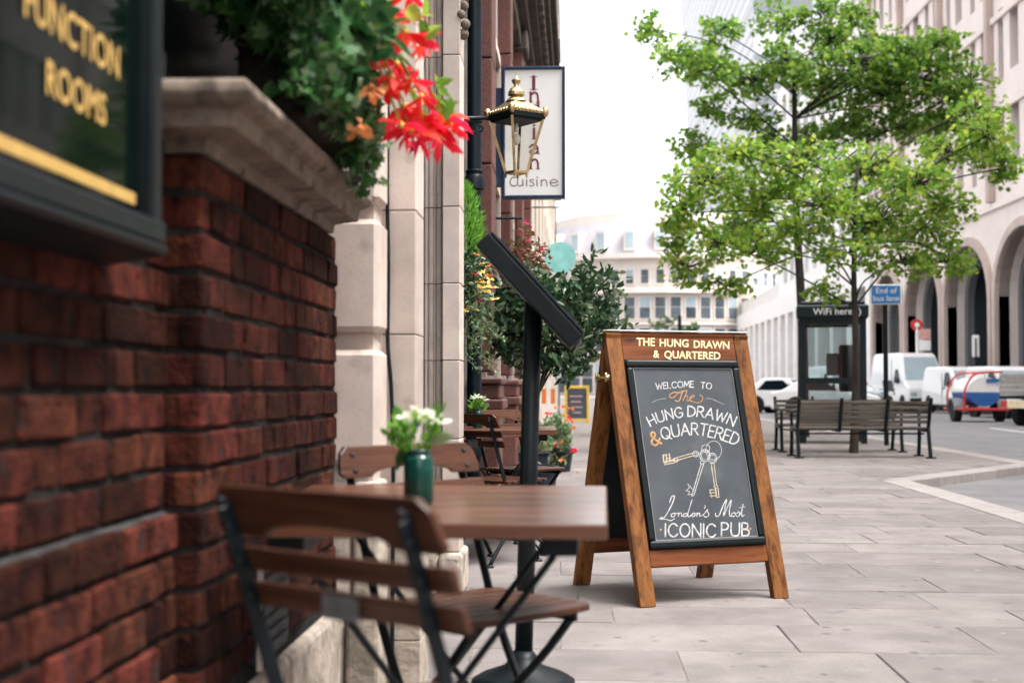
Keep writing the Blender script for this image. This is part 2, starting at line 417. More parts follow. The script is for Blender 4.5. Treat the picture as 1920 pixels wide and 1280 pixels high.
# ------------------------------------------------------------------ leaves
LEAF = {
 'oval': ([(0, 0, 0), (.22, .3, .05), (.2, .65, .07), (0, 1, -.02), (-.2, .65, .07), (-.22, .3, .05), (0, .5, -.02)],
          [(0, 1, 6), (1, 2, 6), (2, 3, 6), (3, 4, 6), (4, 5, 6), (5, 0, 6)]),
 'lobed': ([(0, 0, 0), (.2, .12, .03), (.5, .22, -.03), (.3, .42, .04), (.42, .72, -.04), (.15, .66, .03), (0, 1.0, -.05),
            (-.15, .66, .03), (-.42, .72, -.04), (-.3, .42, .04), (-.5, .22, -.03), (-.2, .12, .03), (0, .42, .0)],
           [(i, i + 1, 12) for i in range(11)] + [(11, 0, 12)]),
 'needle': ([(0, 0, 0), (.09, .4, .03), (0, 1, 0), (-.09, .4, .03)], [(0, 1, 2), (0, 2, 3)]),
 'thin': ([(0, 0, 0), (.1, .3, .05), (.15, .65, .03), (0, 1, -.1), (-.15, .65, .03), (-.1, .3, .05)], [(0, 1, 5), (1, 2, 4, 5), (2, 3, 4)]),
 'petal': ([(0, 0, 0), (.2, .35, .06), (.24, .7, .02), (0, 1, -.12), (-.24, .7, .02), (-.2, .35, .06)], [(0, 1, 5), (1, 2, 4, 5), (2, 3, 4)]),
}
def leaf_mesh(name, matl, pos, size, kind='oval', up=.5, parent=None, seed=1, dirs=None, stuff=True):
    rng = np.random.default_rng(seed)
    pos = np.asarray(pos, float); N = len(pos)
    T, F = LEAF[kind]; T = np.array(T); k = len(T)
    sz = size * rng.uniform(.65, 1.25, N)
    y = rng.normal(size=(N, 3)) if dirs is None else np.asarray(dirs, float) + rng.normal(size=(N, 3)) * .25
    y /= np.linalg.norm(y, axis=1)[:, None]
    z = rng.normal(size=(N, 3)) * (1 - up) + np.array([0, 0, 1]) * up
    x = np.cross(y, z); x /= np.linalg.norm(x, axis=1)[:, None] + 1e-9
    z = np.cross(x, y)
    V = pos[:, None, :] + sz[:, None, None] * (T[None, :, 0, None] * x[:, None, :] + T[None, :, 1, None] * y[:, None, :] + T[None, :, 2, None] * z[:, None, :])
    me = bpy.data.meshes.new(name)
    loops = [len(f) for f in F]; fl = np.concatenate([np.array(f) for f in F])
    nv = N * k
    me.vertices.add(nv); me.vertices.foreach_set('co', V.reshape(-1).astype(np.float32))
    L = (np.arange(N)[:, None] * k + fl[None, :]).reshape(-1)
    me.loops.add(len(L)); me.loops.foreach_set('vertex_index', L.astype(np.int32))
    tot = np.tile(loops, N); st = np.concatenate([[0], np.cumsum(tot)[:-1]])
    me.polygons.add(len(tot)); me.polygons.foreach_set('loop_start', st.astype(np.int32)); me.polygons.foreach_set('loop_total', tot.astype(np.int32))
    me.update(calc_edges=True); me.validate()
    me.materials.append(matl)
    o = bpy.data.objects.new(name, me); COL.objects.link(o)
    if parent is not None: o.parent = parent
    if stuff: o['kind'] = 'stuff'
    return o
def blob(rng, c, r, n, shell=.4):
    """n points in an ellipsoid, more of them near the outside"""
    d = rng.normal(size=(n, 3)); d /= np.linalg.norm(d, axis=1)[:, None]
    q = rng.uniform(shell ** 3, 1, n) ** (1 / 3)
    return np.asarray(c)[None] + d * q[:, None] * np.asarray(r)[None]

# ------------------------------------------------------------------ lettering
def font_mesh(body, size=1.0, off=0.0, align='LEFT', spacing=1.0):
    cu = bpy.data.curves.new('lettering', 'FONT'); cu.body = body; cu.size = size; cu.offset = off
    cu.align_x = align; cu.space_character = spacing; cu.resolution_u = 3
    ob = bpy.data.objects.new('lettering', cu); COL.objects.link(ob)
    bpy.context.view_layer.update()
    me = bpy.data.meshes.new_from_object(ob.evaluated_get(bpy.context.evaluated_depsgraph_get()))
    vs = [v.co.copy() for v in me.vertices]; fs = [tuple(p.vertices) for p in me.polygons]
    bpy.data.objects.remove(ob); bpy.data.curves.remove(cu); bpy.data.meshes.remove(me)
    return vs, fs
def put_text(body, matl, parent, fn, size=1.0, off=0.0, align='LEFT', spacing=1.0, name='lettering'):
    vs, fs = font_mesh(body, size, off, align, spacing)
    return MB().add([fn(v.x, v.y) for v in vs], fs).build(name, matl, parent, fix=False)

def smooth(pts, k=5):
    if len(pts) < 3: return pts
    out = []
    P = [pts[0]] + list(pts) + [pts[-1]]
    for i in range(1, len(P) - 2):
        p0, p1, p2, p3 = P[i - 1], P[i], P[i + 1], P[i + 2]
        for j in range(k):
            t = j / k
            out.append(tuple(.5 * (2 * b + (c - a) * t + (2 * a - 5 * b + 4 * c - d) * t * t + (3 * b - a - 3 * c + d) * t ** 3)
                             for a, b, c, d in zip(p0, p1, p2, p3)))
    out.append(pts[-1]); return out
LIFT = [0]
def lift(): return (LIFT[0] % 14) * 7e-5
def ribbon(mb, pts, w, fn):
    """flat round-ended stroke along 2-D points, laid on a surface by fn(a, b)"""
    P = [Vector(p).to_2d() for p in pts]
    P = [p for i, p in enumerate(P) if i == 0 or (p - P[i - 1]).length > 1e-6]
    if len(P) == 1: P.append(P[0] + Vector((1e-3, 0)))
    Lp, Rp = [], []
    for i, p in enumerate(P):
        t = (P[min(i + 1, len(P) - 1)] - P[max(i - 1, 0)]).normalized(); nn = Vector((-t.y, t.x)) * w / 2
        Lp.append(p + nn); Rp.append(p - nn)
    LIFT[0] += 1
    vs = [fn(*q) for q in Lp] + [fn(*q) for q in Rp]; m = len(P)
    fs = [(i, i + 1, m + i + 1, m + i) for i in range(m - 1)]
    mb.add(vs, fs)
    for e, s in ((0, -1), (m - 1, 1)):
        t = (P[1] - P[0]) if e == 0 else (P[-1] - P[-2])
        a0 = math.atan2(t.y, t.x) * 1.0
        arc = [P[e] + Vector((math.cos(a0 + s * 0 + g), math.sin(a0 + g))) * w / 2 for g in
               [(math.pi if s < 0 else 0) - math.pi / 2 + math.pi * k / 4 for k in range(5)]]
        LIFT[0] += 1
        mb.add([fn(*q) for q in arc], [tuple(range(5))])
# single-stroke capitals: (smooth?, points) in a 0..w by 0..1 box
GL = {
 'A': (.75, [(0, [(0, 0), (.37, 1), (.75, 0)]), (0, [(.13, .34), (.62, .34)])]),
 'B': (.6, [(0, [(0, 0), (0, 1)]), (1, [(0, 1), (.38, .97), (.48, .76), (.36, .56), (0, .52)]), (1, [(0, .52), (.45, .47), (.58, .25), (.42, .03), (0, 0)])]),
 'C': (.75, [(1, [(.72, .82), (.5, .99), (.22, .93), (.03, .62), (.05, .3), (.28, .03), (.55, .02), (.75, .2)])]),
 'D': (.68, [(0, [(0, 0), (0, 1)]), (1, [(0, 1), (.35, .96), (.63, .72), (.66, .35), (.4, .05), (0, 0)])]),
 'E': (.5, [(0, [(.5, 1), (0, 1), (0, 0), (.5, 0)]), (0, [(0, .52), (.42, .52)])]),
 'G': (.78, [(1, [(.72, .82), (.5, .99), (.22, .93), (.03, .62), (.05, .3), (.28, .03), (.55, .03), (.75, .2), (.76, .44)]), (0, [(.76, .44), (.46, .44)])]),
 'H': (.66, [(0, [(0, 0), (0, 1)]), (0, [(.66, 0), (.66, 1)]), (0, [(0, .5), (.66, .5)])]),
 'I': (.06, [(0, [(.03, 0), (.03, 1)])]),
 'L': (.48, [(0, [(0, 1), (0, 0), (.48, 0)])]),
 'M': (.85, [(0, [(0, 0), (.1, 1), (.43, .25), (.76, 1), (.85, 0)])]),
 'N': (.68, [(0, [(0, 0), (0, 1), (.68, 0), (.68, 1)])]),
 'O': (.82, [(1, [(.41, 1), (.14, .87), (.01, .5), (.14, .13), (.41, 0), (.68, .13), (.81, .5), (.68, .87), (.41, 1)])]),
 'P': (.56, [(0, [(0, 0), (0, 1)]), (1, [(0, 1), (.38, .97), (.54, .74), (.38, .5), (0, .46)])]),
 'Q': (.82, [(1, [(.41, 1), (.14, .87), (.01, .5), (.14, .13), (.41, 0), (.68, .13), (.81, .5), (.68, .87), (.41, 1)]), (0, [(.45, .25), (.84, -.12)])]),
 'R': (.6, [(0, [(0, 0), (0, 1)]), (1, [(0, 1), (.4, .97), (.54, .75), (.4, .53), (0, .49)]), (0, [(.26, .5), (.62, 0)])]),
 'T': (.62, [(0, [(0, 1), (.62, 1)]), (0, [(.31, 1), (.31, 0)])]),
 'U': (.66, [(1, [(0, 1), (0, .35), (.1, .06), (.33, 0), (.56, .06), (.66, .35), (.66, 1)])]),
 'W': (1.0, [(0, [(0, 1), (.25, 0), (.5, .8), (.75, 0), (1, 1)])]),
 '&': (.72, [(1, [(.72, .42), (.5, .08), (.22, 0), (.02, .2), (.12, .45), (.4, .66), (.42, .88), (.27, 1), (.12, .88), (.18, .66), (.42, .34), (.74, 0)])]),
}
def hand_word(mb, word, base, h, w, fn, gap=.2, widths=1.0, space=.45):
    """hand lettering along a base line given as image points (y down); fills it from end to end"""
    tot = sum((space if c == ' ' else GL[c][0] * widths) for c in word) * 1.0 + gap * (len(word) - 1)
    B = smooth(base, 8); seg = [0]
    for a, b in zip(B, B[1:]): seg.append(seg[-1] + math.hypot(b[0] - a[0], b[1] - a[1]))
    def at(s):
        s = max(0, min(seg[-1] - 1e-6, s))
        i = max(j for j in range(len(seg)) if seg[j] <= s); i = min(i, len(B) - 2)
        t = (s - seg[i]) / (seg[i + 1] - seg[i]); a, b = B[i], B[i + 1]
        d = Vector((b[0] - a[0], b[1] - a[1])).normalized()
        return Vector((a[0] + (b[0] - a[0]) * t, a[1] + (b[1] - a[1]) * t)), d
    u = seg[-1] / tot; x = 0
    for c in word:
        cw = space if c == ' ' else GL[c][0] * widths
        if c != ' ':
            o, d = at((x + cw / 2) * u); up = Vector((d.y, -d.x))
            for sm, st in GL[c][1]:
                P = [(o.x + d.x * (a - GL[c][0] / 2) * widths * u + up.x * b * h, o.y + d.y * (a - GL[c][0] / 2) * widths * u + up.y * b * h) for a, b in st]
                ribbon(mb, smooth(P) if sm else P, w, fn) if sm or len(P) < 3 else [ribbon(mb, [p, q], w, fn) for p, q in zip(P, P[1:])]
        x += cw + gap

# ================================================================== SETTING: ground, road, pavement, kerbs
rnd = random.Random(7)
RZ = -0.10                                    # road level; the pavement top is z = 0
g = MB().box(-600, 600, -60, 900, -1.0, -.16).build('ground', M['asphalt']); struct(g)
r = MB().box(3.0, 17.6, -20, 170, -.3, RZ).build('road', M['asphalt']); struct(r)
def edge_x(y):                                # street-side edge of the near pavement
    if y < 14.2: return 3.5
    if y < 17.3: return 3.5 + (y - 14.2) / 3.1 * 2.45
    return 5.95
pav = MB().prism([(-6, -8), (3.2, -8), (3.2, 14.2), (5.65, 17.4), (5.65, 170), (-6, 170)], -.28, -.004, lambda a, b, h: (a, b, h)).build('pavement', M['joint'])
struct(pav)
y = 3.0
row = 0
while y < 23:
    d = rnd.uniform(.42, .6) if y < 14 else rnd.uniform(.6, .8)
    xm = min(edge_x(y), edge_x(y + d)) - .3
    x = -.95 - rnd.uniform(0, .6)
    while x < xm - .08:
        w = rnd.uniform(.5, 1.0)
        x1 = min(x + w, xm)
        if xm - x1 < .25: x1 = xm
        gp = .0035 + rnd.random() ** 3 * .006
        z = rnd.uniform(-.0025, .0025); zs = [z + rnd.uniform(-.0015, .0015) for _ in range(4)]
        j = lambda: rnd.uniform(-.005, .005)
        p = [(x + gp + j(), y + gp + j()), (x1 - gp + j(), y + gp + j()), (x1 - gp + j(), y + d - gp + j()), (x + gp + j(), y + d - gp + j())]
        sk = .02 * 1
        p = [(a, b - sk * a) for a, b in p]
        MB().hexa([(a, b, -.05) for a, b in p] + [(a, b, zz) for (a, b), zz in zip(p, zs)]).build('paving_slab', M['slab'], pav, bevel=.0035)
        x = x1
    y += d; row += 1
kerb = MB().prism([(3.21, -8), (3.49, -8), (3.49, 14.25), (5.94, 17.4), (5.94, 170), (5.66, 170), (5.66, 17.5), (3.21, 14.35)], -.3, -.016, lambda a, b, h: (a, b, h)).build('kerb', M['joint'])
struct(kerb)
path = [(3.35, 2.0), (3.35, 14.25), (5.8, 17.42), (5.8, 60)]
for (xa, ya), (xb, yb) in zip(path, path[1:]):
    L = math.hypot(xb - xa, yb - ya); dx, dy = (xb - xa) / L, (yb - ya) / L; s = 0
    while s < L - .05:
        e = min(L, s + (.9 if ya < 18 else 1.6) * rnd.uniform(.85, 1.15))
        MB().bar((xa + dx * (s + .006), ya + dy * (s + .006), -.125), (xa + dx * (e - .006), ya + dy * (e - .006), -.125), .295, .254 + rnd.uniform(0, .004)).build('kerb_stone', M['kerb'], kerb, bevel=.012, seg=2)
        s = e
# far footway, lane lines
fp = MB().box(17.6, 30, -20, 170, -.3, .0).build('far_footway', M['joint']); struct(fp)
def strip(name, pts, w):
    o = MB()
    for a, b in zip(pts, pts[1:]): o.bar((*a, RZ + .002), (*b, RZ + .002), w, .006)
    o = o.build(name, M['paint_white']); struct(o); return o
strip('road_marking', [(9.4, 25.5), (10.6, 29), (11.0, 36)], .14)
strip('road_marking', [(10.9, 24), (12.6, 29.5)], .14)
strip('road_marking', [(16.9, 20), (16.9, 90)], .12)
strip('road_marking', [(6.4, 18.5), (6.4, 60)], .10)

# ================================================================== PUB BUILDING
pub = thing('pub_building', 'dark red brick and pale stone pub front close on the left', 'building')
X1, X2 = -.765, -.70                           # wall face, projecting pier face
YC, YE = 2.465, 3.88                           # pier corner and end
wall = MB()
wall.box(-1.4, X1 - .007, -1.0, YC, 0, 1.6).box(-1.4, X2 - .007, YC + .006, YE, 0, 1.41)
wall.box(-1.4, X1 + .014, -1.0, YC, 0, .7265)
wall = wall.build('brick_wall', M['mortar'], pub)
fil = MB().prism([(X1 - .02, .728), (X1 + .018, .728), (X1 + .014, .7325), (X1 - .004, .7405), (X1 - .02, .7405)], -1.0, YC - .002, lambda a, b, h: (a, h, b)).build('mortar_fillet', M['mortar_light'], wall)
# brick shapes (shared mesh data): length along Y, face towards +X
def brick_mesh(L, H, D, seed):
    q = random.Random(seed); bm = bmesh.new()
    bmesh.ops.create_cube(bm, size=1)
    for v in bm.verts:
        v.co = Vector((v.co.x * D, v.co.y * L, v.co.z * H)) + Vector((q.uniform(-.002, .002), q.uniform(-.002, .002), q.uniform(-.0018, .0018)))
    bmesh.ops.bevel(bm, geom=list(bm.edges), offset=.005, segments=1, affect='EDGES')
    me = bpy.data.meshes.new('brick'); bm.to_mesh(me); bm.free(); me.materials.append(M['brick']); return me
CP, BH, JT = .0745, .0635, .011
ST, HD = .2215, .1085
BM = {'s': [brick_mesh(ST - JT, BH, .05, i) for i in range(4)], 'h': [brick_mesh(HD - JT, BH, .05, 10 + i) for i in range(4)],
      'q': [brick_mesh(.055, BH, .05, 20 + i) for i in range(2)]}
def put_brick(kind, x, y, z, yscale=1.0, rotz=0.0):
    o = bpy.data.objects.new('brick', rnd.choice(BM[kind])); COL.objects.link(o); o.parent = wall
    o.location = (x - .025 + rnd.uniform(-.003, .0035), y, z + rnd.uniform(-.0015, .0015))
    o.rotation_euler = (rnd.uniform(-.008, .008), rnd.uniform(-.01, .01), rotz + rnd.uniform(-.012, .012)); o.scale = (1, yscale, 1)
    return o
def course(x, y0, y1, z, k, closer):
    y = y0
    if closer: put_brick('q', x, y + .0275 + .002, z); y += .055 + JT
    kinds = 'sh' if k % 2 == 0 else 'hs'; i = 0
    while y < y1 - .03:
        kd = kinds[i % 2] if rnd.random() > .16 else rnd.choice('sh')
        L = (ST if kd == 's' else HD) - JT
        if y + L > y1: put_brick(kd, x, (y + y1 - .003) / 2, z, max(.2, (y1 - .003 - y) / L)); break
        put_brick(kd, x, y + L / 2, z); y += L + JT; i += 1
for k in range(15):
    z = 1.412 - CP * (k + .5)
    if z < .36: break
    course(X2, YC + .0, YE, z, k, k % 2 == 1)
    # return face of the pier, seen end-on
    o = put_brick('h', 0, 0, z); o.location = (X2 - .054, YC + .027, z); o.rotation_euler = (0, 0, -R(90)); o.scale = (1.02, .78, 1)
for k in range(15):
    z = 1.412 - CP * (k + .5)
    if z < .36: break
    course(X1 + (.024 if z < .715 else 0), 1.30, YC - .004, z, k + 1, k % 2 == 0)
# stone plinth below the bricks, with the cellar vent set above it
MB().box(-1.3, X2 + .018, YC - .03, YE, 0, .335).build('stone_plinth', M['rough_stone'], pub, bevel=.02, seg=2)
MB().box(-1.3, X1 + .05, -1, YC - .032, 0, .33).build('stone_plinth', M['rough_stone'], pub, bevel=.02, seg=2)
vent = MB().box(X2 - .02, X2 + .012, 2.88, 3.17, .37, .60).build('vent_grille', M['lead'], pub)
for k in range(7):
    MB().box(X2 + .012, X2 + .02, 2.9, 3.15, .385 + k * .03, .402 + k * .03).build('slat', M['lead'], vent, bevel=.002)
MB().box(X2 + .012, X2 + .022, 2.865, 2.88, .36, .61).build('frame', M['stone'], vent)
# moulded stone ledge: profile (out, z) swept round the pier corner with a mitre
prof = [(0, 1.405), (.008, 1.405), (.012, 1.432), (.05, 1.437), (.086, 1.441), (.092, 1.476), (.104, 1.48), (.122, 1.488), (.132, 1.505), (.128, 1.524), (.115, 1.535), (.06, 1.541), (0, 1.545), (-.2, 1.549), (-.2, 1.405)]
n = len(prof); lm = MB(); vs = []
for (px_, py_, sx, sy) in ((-1.0, YC, 0, -1), (X2, YC, 1, -1), (X2, YE - .1, 1, 0)):
    for d, z in prof:
        vs.append((px_ + d * .9 * sx, py_ + d * .9 * sy, 1.412 + (z - 1.405) * .9))
fs = []
for i in range(2):
    for k in range(n):
        fs.append((i * n + k, i * n + (k + 1) % n, (i + 1) * n + (k + 1) % n, (i + 1) * n + k))
fs += [tuple(range(n)), tuple(2 * n + k for k in range(n))]
lm.add(vs, fs).build('stone_ledge', M['ledge'], pub, bevel=.003)
# dark painted window joinery above the ledge
jo = MB().box(-1.4, -.86, 2.20, YE + .03, 1.54, 4.6).box(-.9, -.80, 2.30, 2.50, 1.54, 4.6).box(-.9, -.80, 3.62, 3.84, 1.54, 4.6).box(-.9, -.80, 2.50, 3.62, 3.9, 4.6)
jo.box(-.88, -.835, 2.5, 3.62, 1.555, 1.62)
jo.build('window_joinery', M['pub_blue'], pub, bevel=.004)
MB().box(-.862, -.856, 2.5, 3.62, 1.62, 3.9).build('window_pane', M['dim_pane'], pub)
MB().box(-1.4, X1 - .005, -1.0, 2.199, 1.601, 4.6).build('upper_wall', M['pub_blue'], pub)
MB().box(-9, -.85, -14, 10.4, 4.61, 13).build('upper_storey', M['brick'], pub)
MB().box(-9, -.9, -14, -1.01, 0, 4.6).build('side_wall', M['brick'], pub)
# stone pier with rusticated blocks beside the window
pier = MB().box(-1.3, -.60, 3.93, 4.25, 0, 4.6).build('stone_pier', M['stone'], pub)
z0s = [(.0, .30), (.305, .695), (.745, 1.082), (1.135, 1.468), (1.518, 1.86), (1.91, 2.25), (2.3, 2.64), (2.69, 3.03), (3.08, 3.42)]
for i, (a, b) in enumerate(z0s):
    if i < 2:
        MB().box(-.95, -.68 + .02 * i, 3.895, 3.935, a, b).build('stone_block', M['rough_stone'], pier, bevel=.012, seg=2)
        MB().box(-.672 + .02 * i, -.575, 3.885, 4.07, a, b).build('stone_block', M['rough_stone'], pier, bevel=.012, seg=2)
    else:
        MB().box(-.95, -.578, 3.885, 4.07, a, b).build('stone_block', M['stone'], pier, bevel=.016, seg=1)
for a, b in ((.0, .20), (.203, .48), (.483, .76), (.763, 1.133), (1.136, 1.517), (1.52, 1.9), (1.903, 2.28), (2.283, 2.66), (2.663, 3.04), (3.043, 3.42)):
    MB().box(-.68, -.494 + (.02 if b < .5 else 0), 4.09 - (.02 if b < .5 else 0), 4.3, a, b).build('stone_block', M['rough_stone'] if b < .5 else M['stone'], pier, bevel=.003)
# moulded door architrave further on
arch = MB().box(-1.3, -.70, 6.42, 6.75, 0, 4.6).build('door_architrave', M['stone'], pub)
zs = [.2, .73, 1.10, 1.465, 1.83, 2.19, 2.555, 2.92, 3.285, 3.65]
for a, b in zip(zs, zs[1:]):
    MB().box(-.632, -.548, 6.28, 6.5, a + .0015, b - .0015).build('stone_block', M['stone'], arch, bevel=.004)
    mo = MB()
    mo.box(-.75, -.6325, 6.345, 6.5, a + .0015, b - .0015)
    for cx_, rr in ((-.652, .017), (-.692, .013)):
        mo.lathe([(rr, a + .0015), (rr, b - .0015)], 12, (cx_, 6.343, 0))
    mo.box(-.678, -.671, 6.333, 6.345, a + .0015, b - .0015).box(-.72, -.708, 6.325, 6.345, a + .0015, b - .0015)
    mo.build('moulding', M['stone'], arch, bevel=.002)
MB().box(-.74, -.645, 6.2, 6.6, 0, .195).build('stone_block', M['rough_stone'], arch, bevel=.02, seg=2)
MB().box(-.64, -.53, 6.19, 6.6, 0, .198).build('stone_block', M['rough_stone'], arch, bevel=.02, seg=2)
sc = MB()
for i in range(7):
    sc.sphere((-.535 + .012 * math.sin(i * 2.1), 6.30 + .01 * math.cos(i * 1.7), 2.66 + i * .045), .026 - .002 * (i % 3), 8, 5, (1, 1, 1.1))
sc.build('carved_scroll', M['ledge'], pub, smooth=True)
# recessed doorway between the piers and dark shop front beyond
MB().box(-1.6, -1.15, 4.25, 6.5, 0, 4.6).build('door_recess', M['pub_blue'], pub)
fr = MB().box(-1.6, -.88, 6.7, 10.45, 0, 7)
for yy in (7.9, 9.15):
    fr.box(-.9, -.86, yy, yy + .16, 0, 4.2).box(-.9, -.85, yy - .02, yy + .18, 2.32, 2.38).box(-.9, -.845, yy - .02, yy + .18, 0, .5)
fr.build('shop_front', M['pub_blue'], pub, bevel=.005)
for a, b in ((6.9, 7.8), (8.15, 9.05), (9.4, 10.1)):
    MB().box(-.885, -.873, a, b, .8, 2.2).build('window_pane', M['dark_glass'], pub)
dp = MB().tube([(-.775, 10.15, 0), (-.775, 10.15, 6.4)], .056, 14)
for zz in (.45, 2.48, 4.5):
    dp.lathe([(.056, zz), (.078, zz + .01), (.078, zz + .09), (.064, zz + .12), (.07, zz + .15), (.056, zz + .16)], 14, (-.775, 10.15, 0))
dp.build('drainpipe', M['pub_blue'], pub, smooth=True).modifiers.new('e', 'EDGE_SPLIT')

# ================================================================== GRANITE BUILDING WITH RESTAURANT
gb = thing('granite_building', 'red granite building with dark heavy cornice behind the hanging restaurant sign', 'building')
MB().box(-9, -.80, 10.5, 21.9, 0, 6.25).build('wall', M['grime_stone'], gb)
for i, yy in enumerate((10.55, 13.6, 16.6, 19.6)):
    for q, (a, b) in enumerate(((1.1, 1.9), (1.91, 2.75), (2.76, 3.6), (3.61, 4.4), (4.41, 5.2))):
        MB().box(-.85, -.665, yy, yy + .5, a, b).build('granite_block', M['granite'], gb, bevel=.01)
    MB().box(-.85, -.61, yy - .06, yy + .56, 0, .8).box(-.85, -.57, yy - .1, yy + .6, .80, .88).box(-.85, -.6, yy - .07, yy + .57, .882, 1.0).box(-.85, -.58, yy - .09, yy + .59, 1.0, 1.05).build('pilaster_base', M['granite'], gb, bevel=.012)
    MB().box(-.85, -.6, yy - .05, yy + .55, 5.2, 5.45).build('capital', M['dark_stone'], gb, bevel=.02)
for a, b in ((11.35, 13.35), (14.4, 16.35), (17.4, 19.35)):
    w_ = MB().box(-.82, -.79, a, b, 1.0, 4.2).build('window', M['dark_glass'], gb)
    MB().box(-.81, -.76, a - .08, a - .002, .9, 4.3).box(-.81, -.76, b + .002, b + .08, .9, 4.3).box(-.81, -.755, a, b, 4.202, 4.3).box(-.81, -.76, a, b, 2.9, 2.98).build('frame', M['cream'], w_)
    MB().box(-.8, -.72, a - .2, b + .2, .62, .9).build('sill_panel', M['dark_stone'], gb, bevel=.01)
co = MB()
for o_, a, b in ((.10, 5.25, 5.5), (.2, 5.5, 5.7), (.3, 5.7, 5.95), (.44, 5.95, 6.17), (.52, 6.17, 6.35)):
    co.box(-.95, -.78 + o_, 10.52, 21.85 + o_ * .3, a + .001, b - .001)
k = 10.7
while k < 21.6:
    co.box(-.7, -.40, k, k + .18, 5.75, 5.949); k += .42
co.build('cornice', M['dark_stone'], gb, bevel=.012)
MB().box(-1.4, -.24, 20.5, 22.05, 6.352, 7.03).build('parapet_block', M['grime_stone'], gb, bevel=.02)
MB().box(-9, -.9, 10.5, 20.49, 6.25, 8.5).build('upper_wall', M['granite'], gb)

# plain cream frontage further along, with windows
cb = thing('cream_building', 'cream stone building narrow between the granite front and the sky', 'building')
ops = [(u, u + 1.3, z, z + 1.9) for u in np.arange(1.2, 28, 2.9) for z in (.9, 3.7, 6.3)]
def facade(mb, W, H, ops, fn, t=.3):
    """rectangular wall of thickness t with openings; fn(u, z, depth) places it"""
    us = sorted({0, W} | {o[0] for o in ops} | {o[1] for o in ops}); zs = sorted({0, H} | {o[2] for o in ops} | {o[3] for o in ops})
    def cell(u0, u1, z0, z1):
        p = [fn(u0, z0, 0), fn(u1, z0, 0), fn(u1, z0, t), fn(u0, z0, t), fn(u0, z1, 0), fn(u1, z1, 0), fn(u1, z1, t), fn(u0, z1, t)]
        mb.hexa(p)
    for z0, z1 in zip(zs, zs[1:]):
        run = None
        for u0, u1 in zip(us, us[1:]):
            uc, zc = (u0 + u1) / 2, (z0 + z1) / 2
            hole = any(o[0] < uc < o[1] and o[2] < zc < o[3] for o in ops)
            if hole:
                if run is not None: cell(run, u0, z0, z1); run = None
            elif run is None: run = u0
        if run is not None: cell(run, W, z0, z1)
fw = lambda u, z, d: (-.82 - d, 22.2 + u, z)
m_ = MB(); facade(m_, 30, 8.6, ops, fw); m_.build('wall', M['cream'], cb)
MB().box(-9, -1.25, 22.2, 52.2, 0, 8.6).build('core_wall', M['arch_dark'], cb)
for (a, b, c, d) in ops[:15]:
    w_ = MB().box(-1.06, -1.04, 22.2 + a, 22.2 + b, c, d).build('window', M['win_glass'], cb)
MB().box(-1.2, -.62, 22.2, 52.2, 3.0, 3.25).box(-1.2, -.55, 22.2, 52.2, 8.3, 8.65).build('cornice', M['cream'], cb, bevel=.03)

# ================================================================== ARCADE BUILDING (right)
FX = 20.0
ab = thing('arcade_building', 'tall pink stone office block with dark round arches at the far right', 'building')
BAY, A0 = 8.7, 55.9 - 8.7
def arch_poly(w, H, pc, spring, rise, n=14):
    P = [(0, 0), (0, H), (w, H), (w, 0), (w - pc, 0), (w - pc, spring)]
    for i in range(1, n):
        g = math.pi * i / n
        P.append((w / 2 + (w / 2 - pc) * math.cos(g), spring + rise * math.sin(g)))
    return P + [(pc, spring), (pc, 0)]
def ring_poly(w, pc, spring, rise, t, n=14):
    o, i_ = [], []
    for i in range(n + 1):
        g = math.pi * i / n; c, s = math.cos(g), math.sin(g)
        o.append((w / 2 + (w / 2 - pc + t) * c, spring + (rise + t) * s)); i_.append((w / 2 + (w / 2 - pc) * c, spring + rise * s))
    return [(w - pc, 0), (w - pc + t, 0)] + o + [(pc - t, 0), (pc, 0)] + i_[::-1]
for k in range(5):
    y0 = A0 + k * BAY
    b = MB().prism(arch_poly(BAY, 9.6, .55, 5.3, 2.9), 0, .9, lambda a, z, h: (FX + h, y0 + a, z)).build('arch_bay', M['pink_stone'], ab)
    MB().prism(ring_poly(BAY, .55, 5.3, 2.9, .42), -.22, .5, lambda a, z, h: (FX + h, y0 + a, z)).build('arch_ring', M['pink_dark'], b)
    MB().prism(ring_poly(BAY, .95, 5.3, 2.5, .55), .92, 1.3, lambda a, z, h: (FX + h, y0 + a, z)).build('inner_ring', M['plate_grey'], b)
MB().box(FX + .3, FX + 12, -40, A0 - .01, 0, 33).build('side_range', M['pink_stone'], ab)
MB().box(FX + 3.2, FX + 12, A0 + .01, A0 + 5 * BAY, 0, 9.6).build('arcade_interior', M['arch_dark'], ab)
W = 5 * BAY
ops, tall = [], []
for k in range(10):
    u = k * BAY / 2
    for fl in range(5):
        z = 1.6 + fl * 4.4
        ops.append((u + .55, u + 1.75, z, z + 2.9)); ops.append((u + 2.65, u + 3.45, z - .2, z + 3.2))
fw = lambda u, z, d: (FX + d, A0 + u, 9.61 + z)
m_ = MB(); facade(m_, W, 24, ops, fw, .8); m_.build('upper_wall', M['pink_stone'], ab)
for i, (a, b, c, d) in enumerate(ops):
    MB().box(FX + .5, FX + .55, A0 + a + .002, A0 + b - .002, 9.61 + c, 9.61 + d).build('window_pane', M['win_glass'] if i % 2 == 0 else M['arch_dark'], ab)
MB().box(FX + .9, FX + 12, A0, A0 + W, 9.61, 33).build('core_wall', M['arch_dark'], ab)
for k in range(6):
    u = k * BAY
    MB().box(FX - .35, FX - .002, A0 + u - .22, A0 + u + .22, 9.8, 33).build('fin', M['pink_dark'], ab, bevel=.04)
for z in (9.45, 13.9, 18.3, 22.7, 27.1):
    MB().box(FX - .16, FX - .003, A0, A0 + W, z, z + .3).build('string_course', M['pink_stone'], ab)

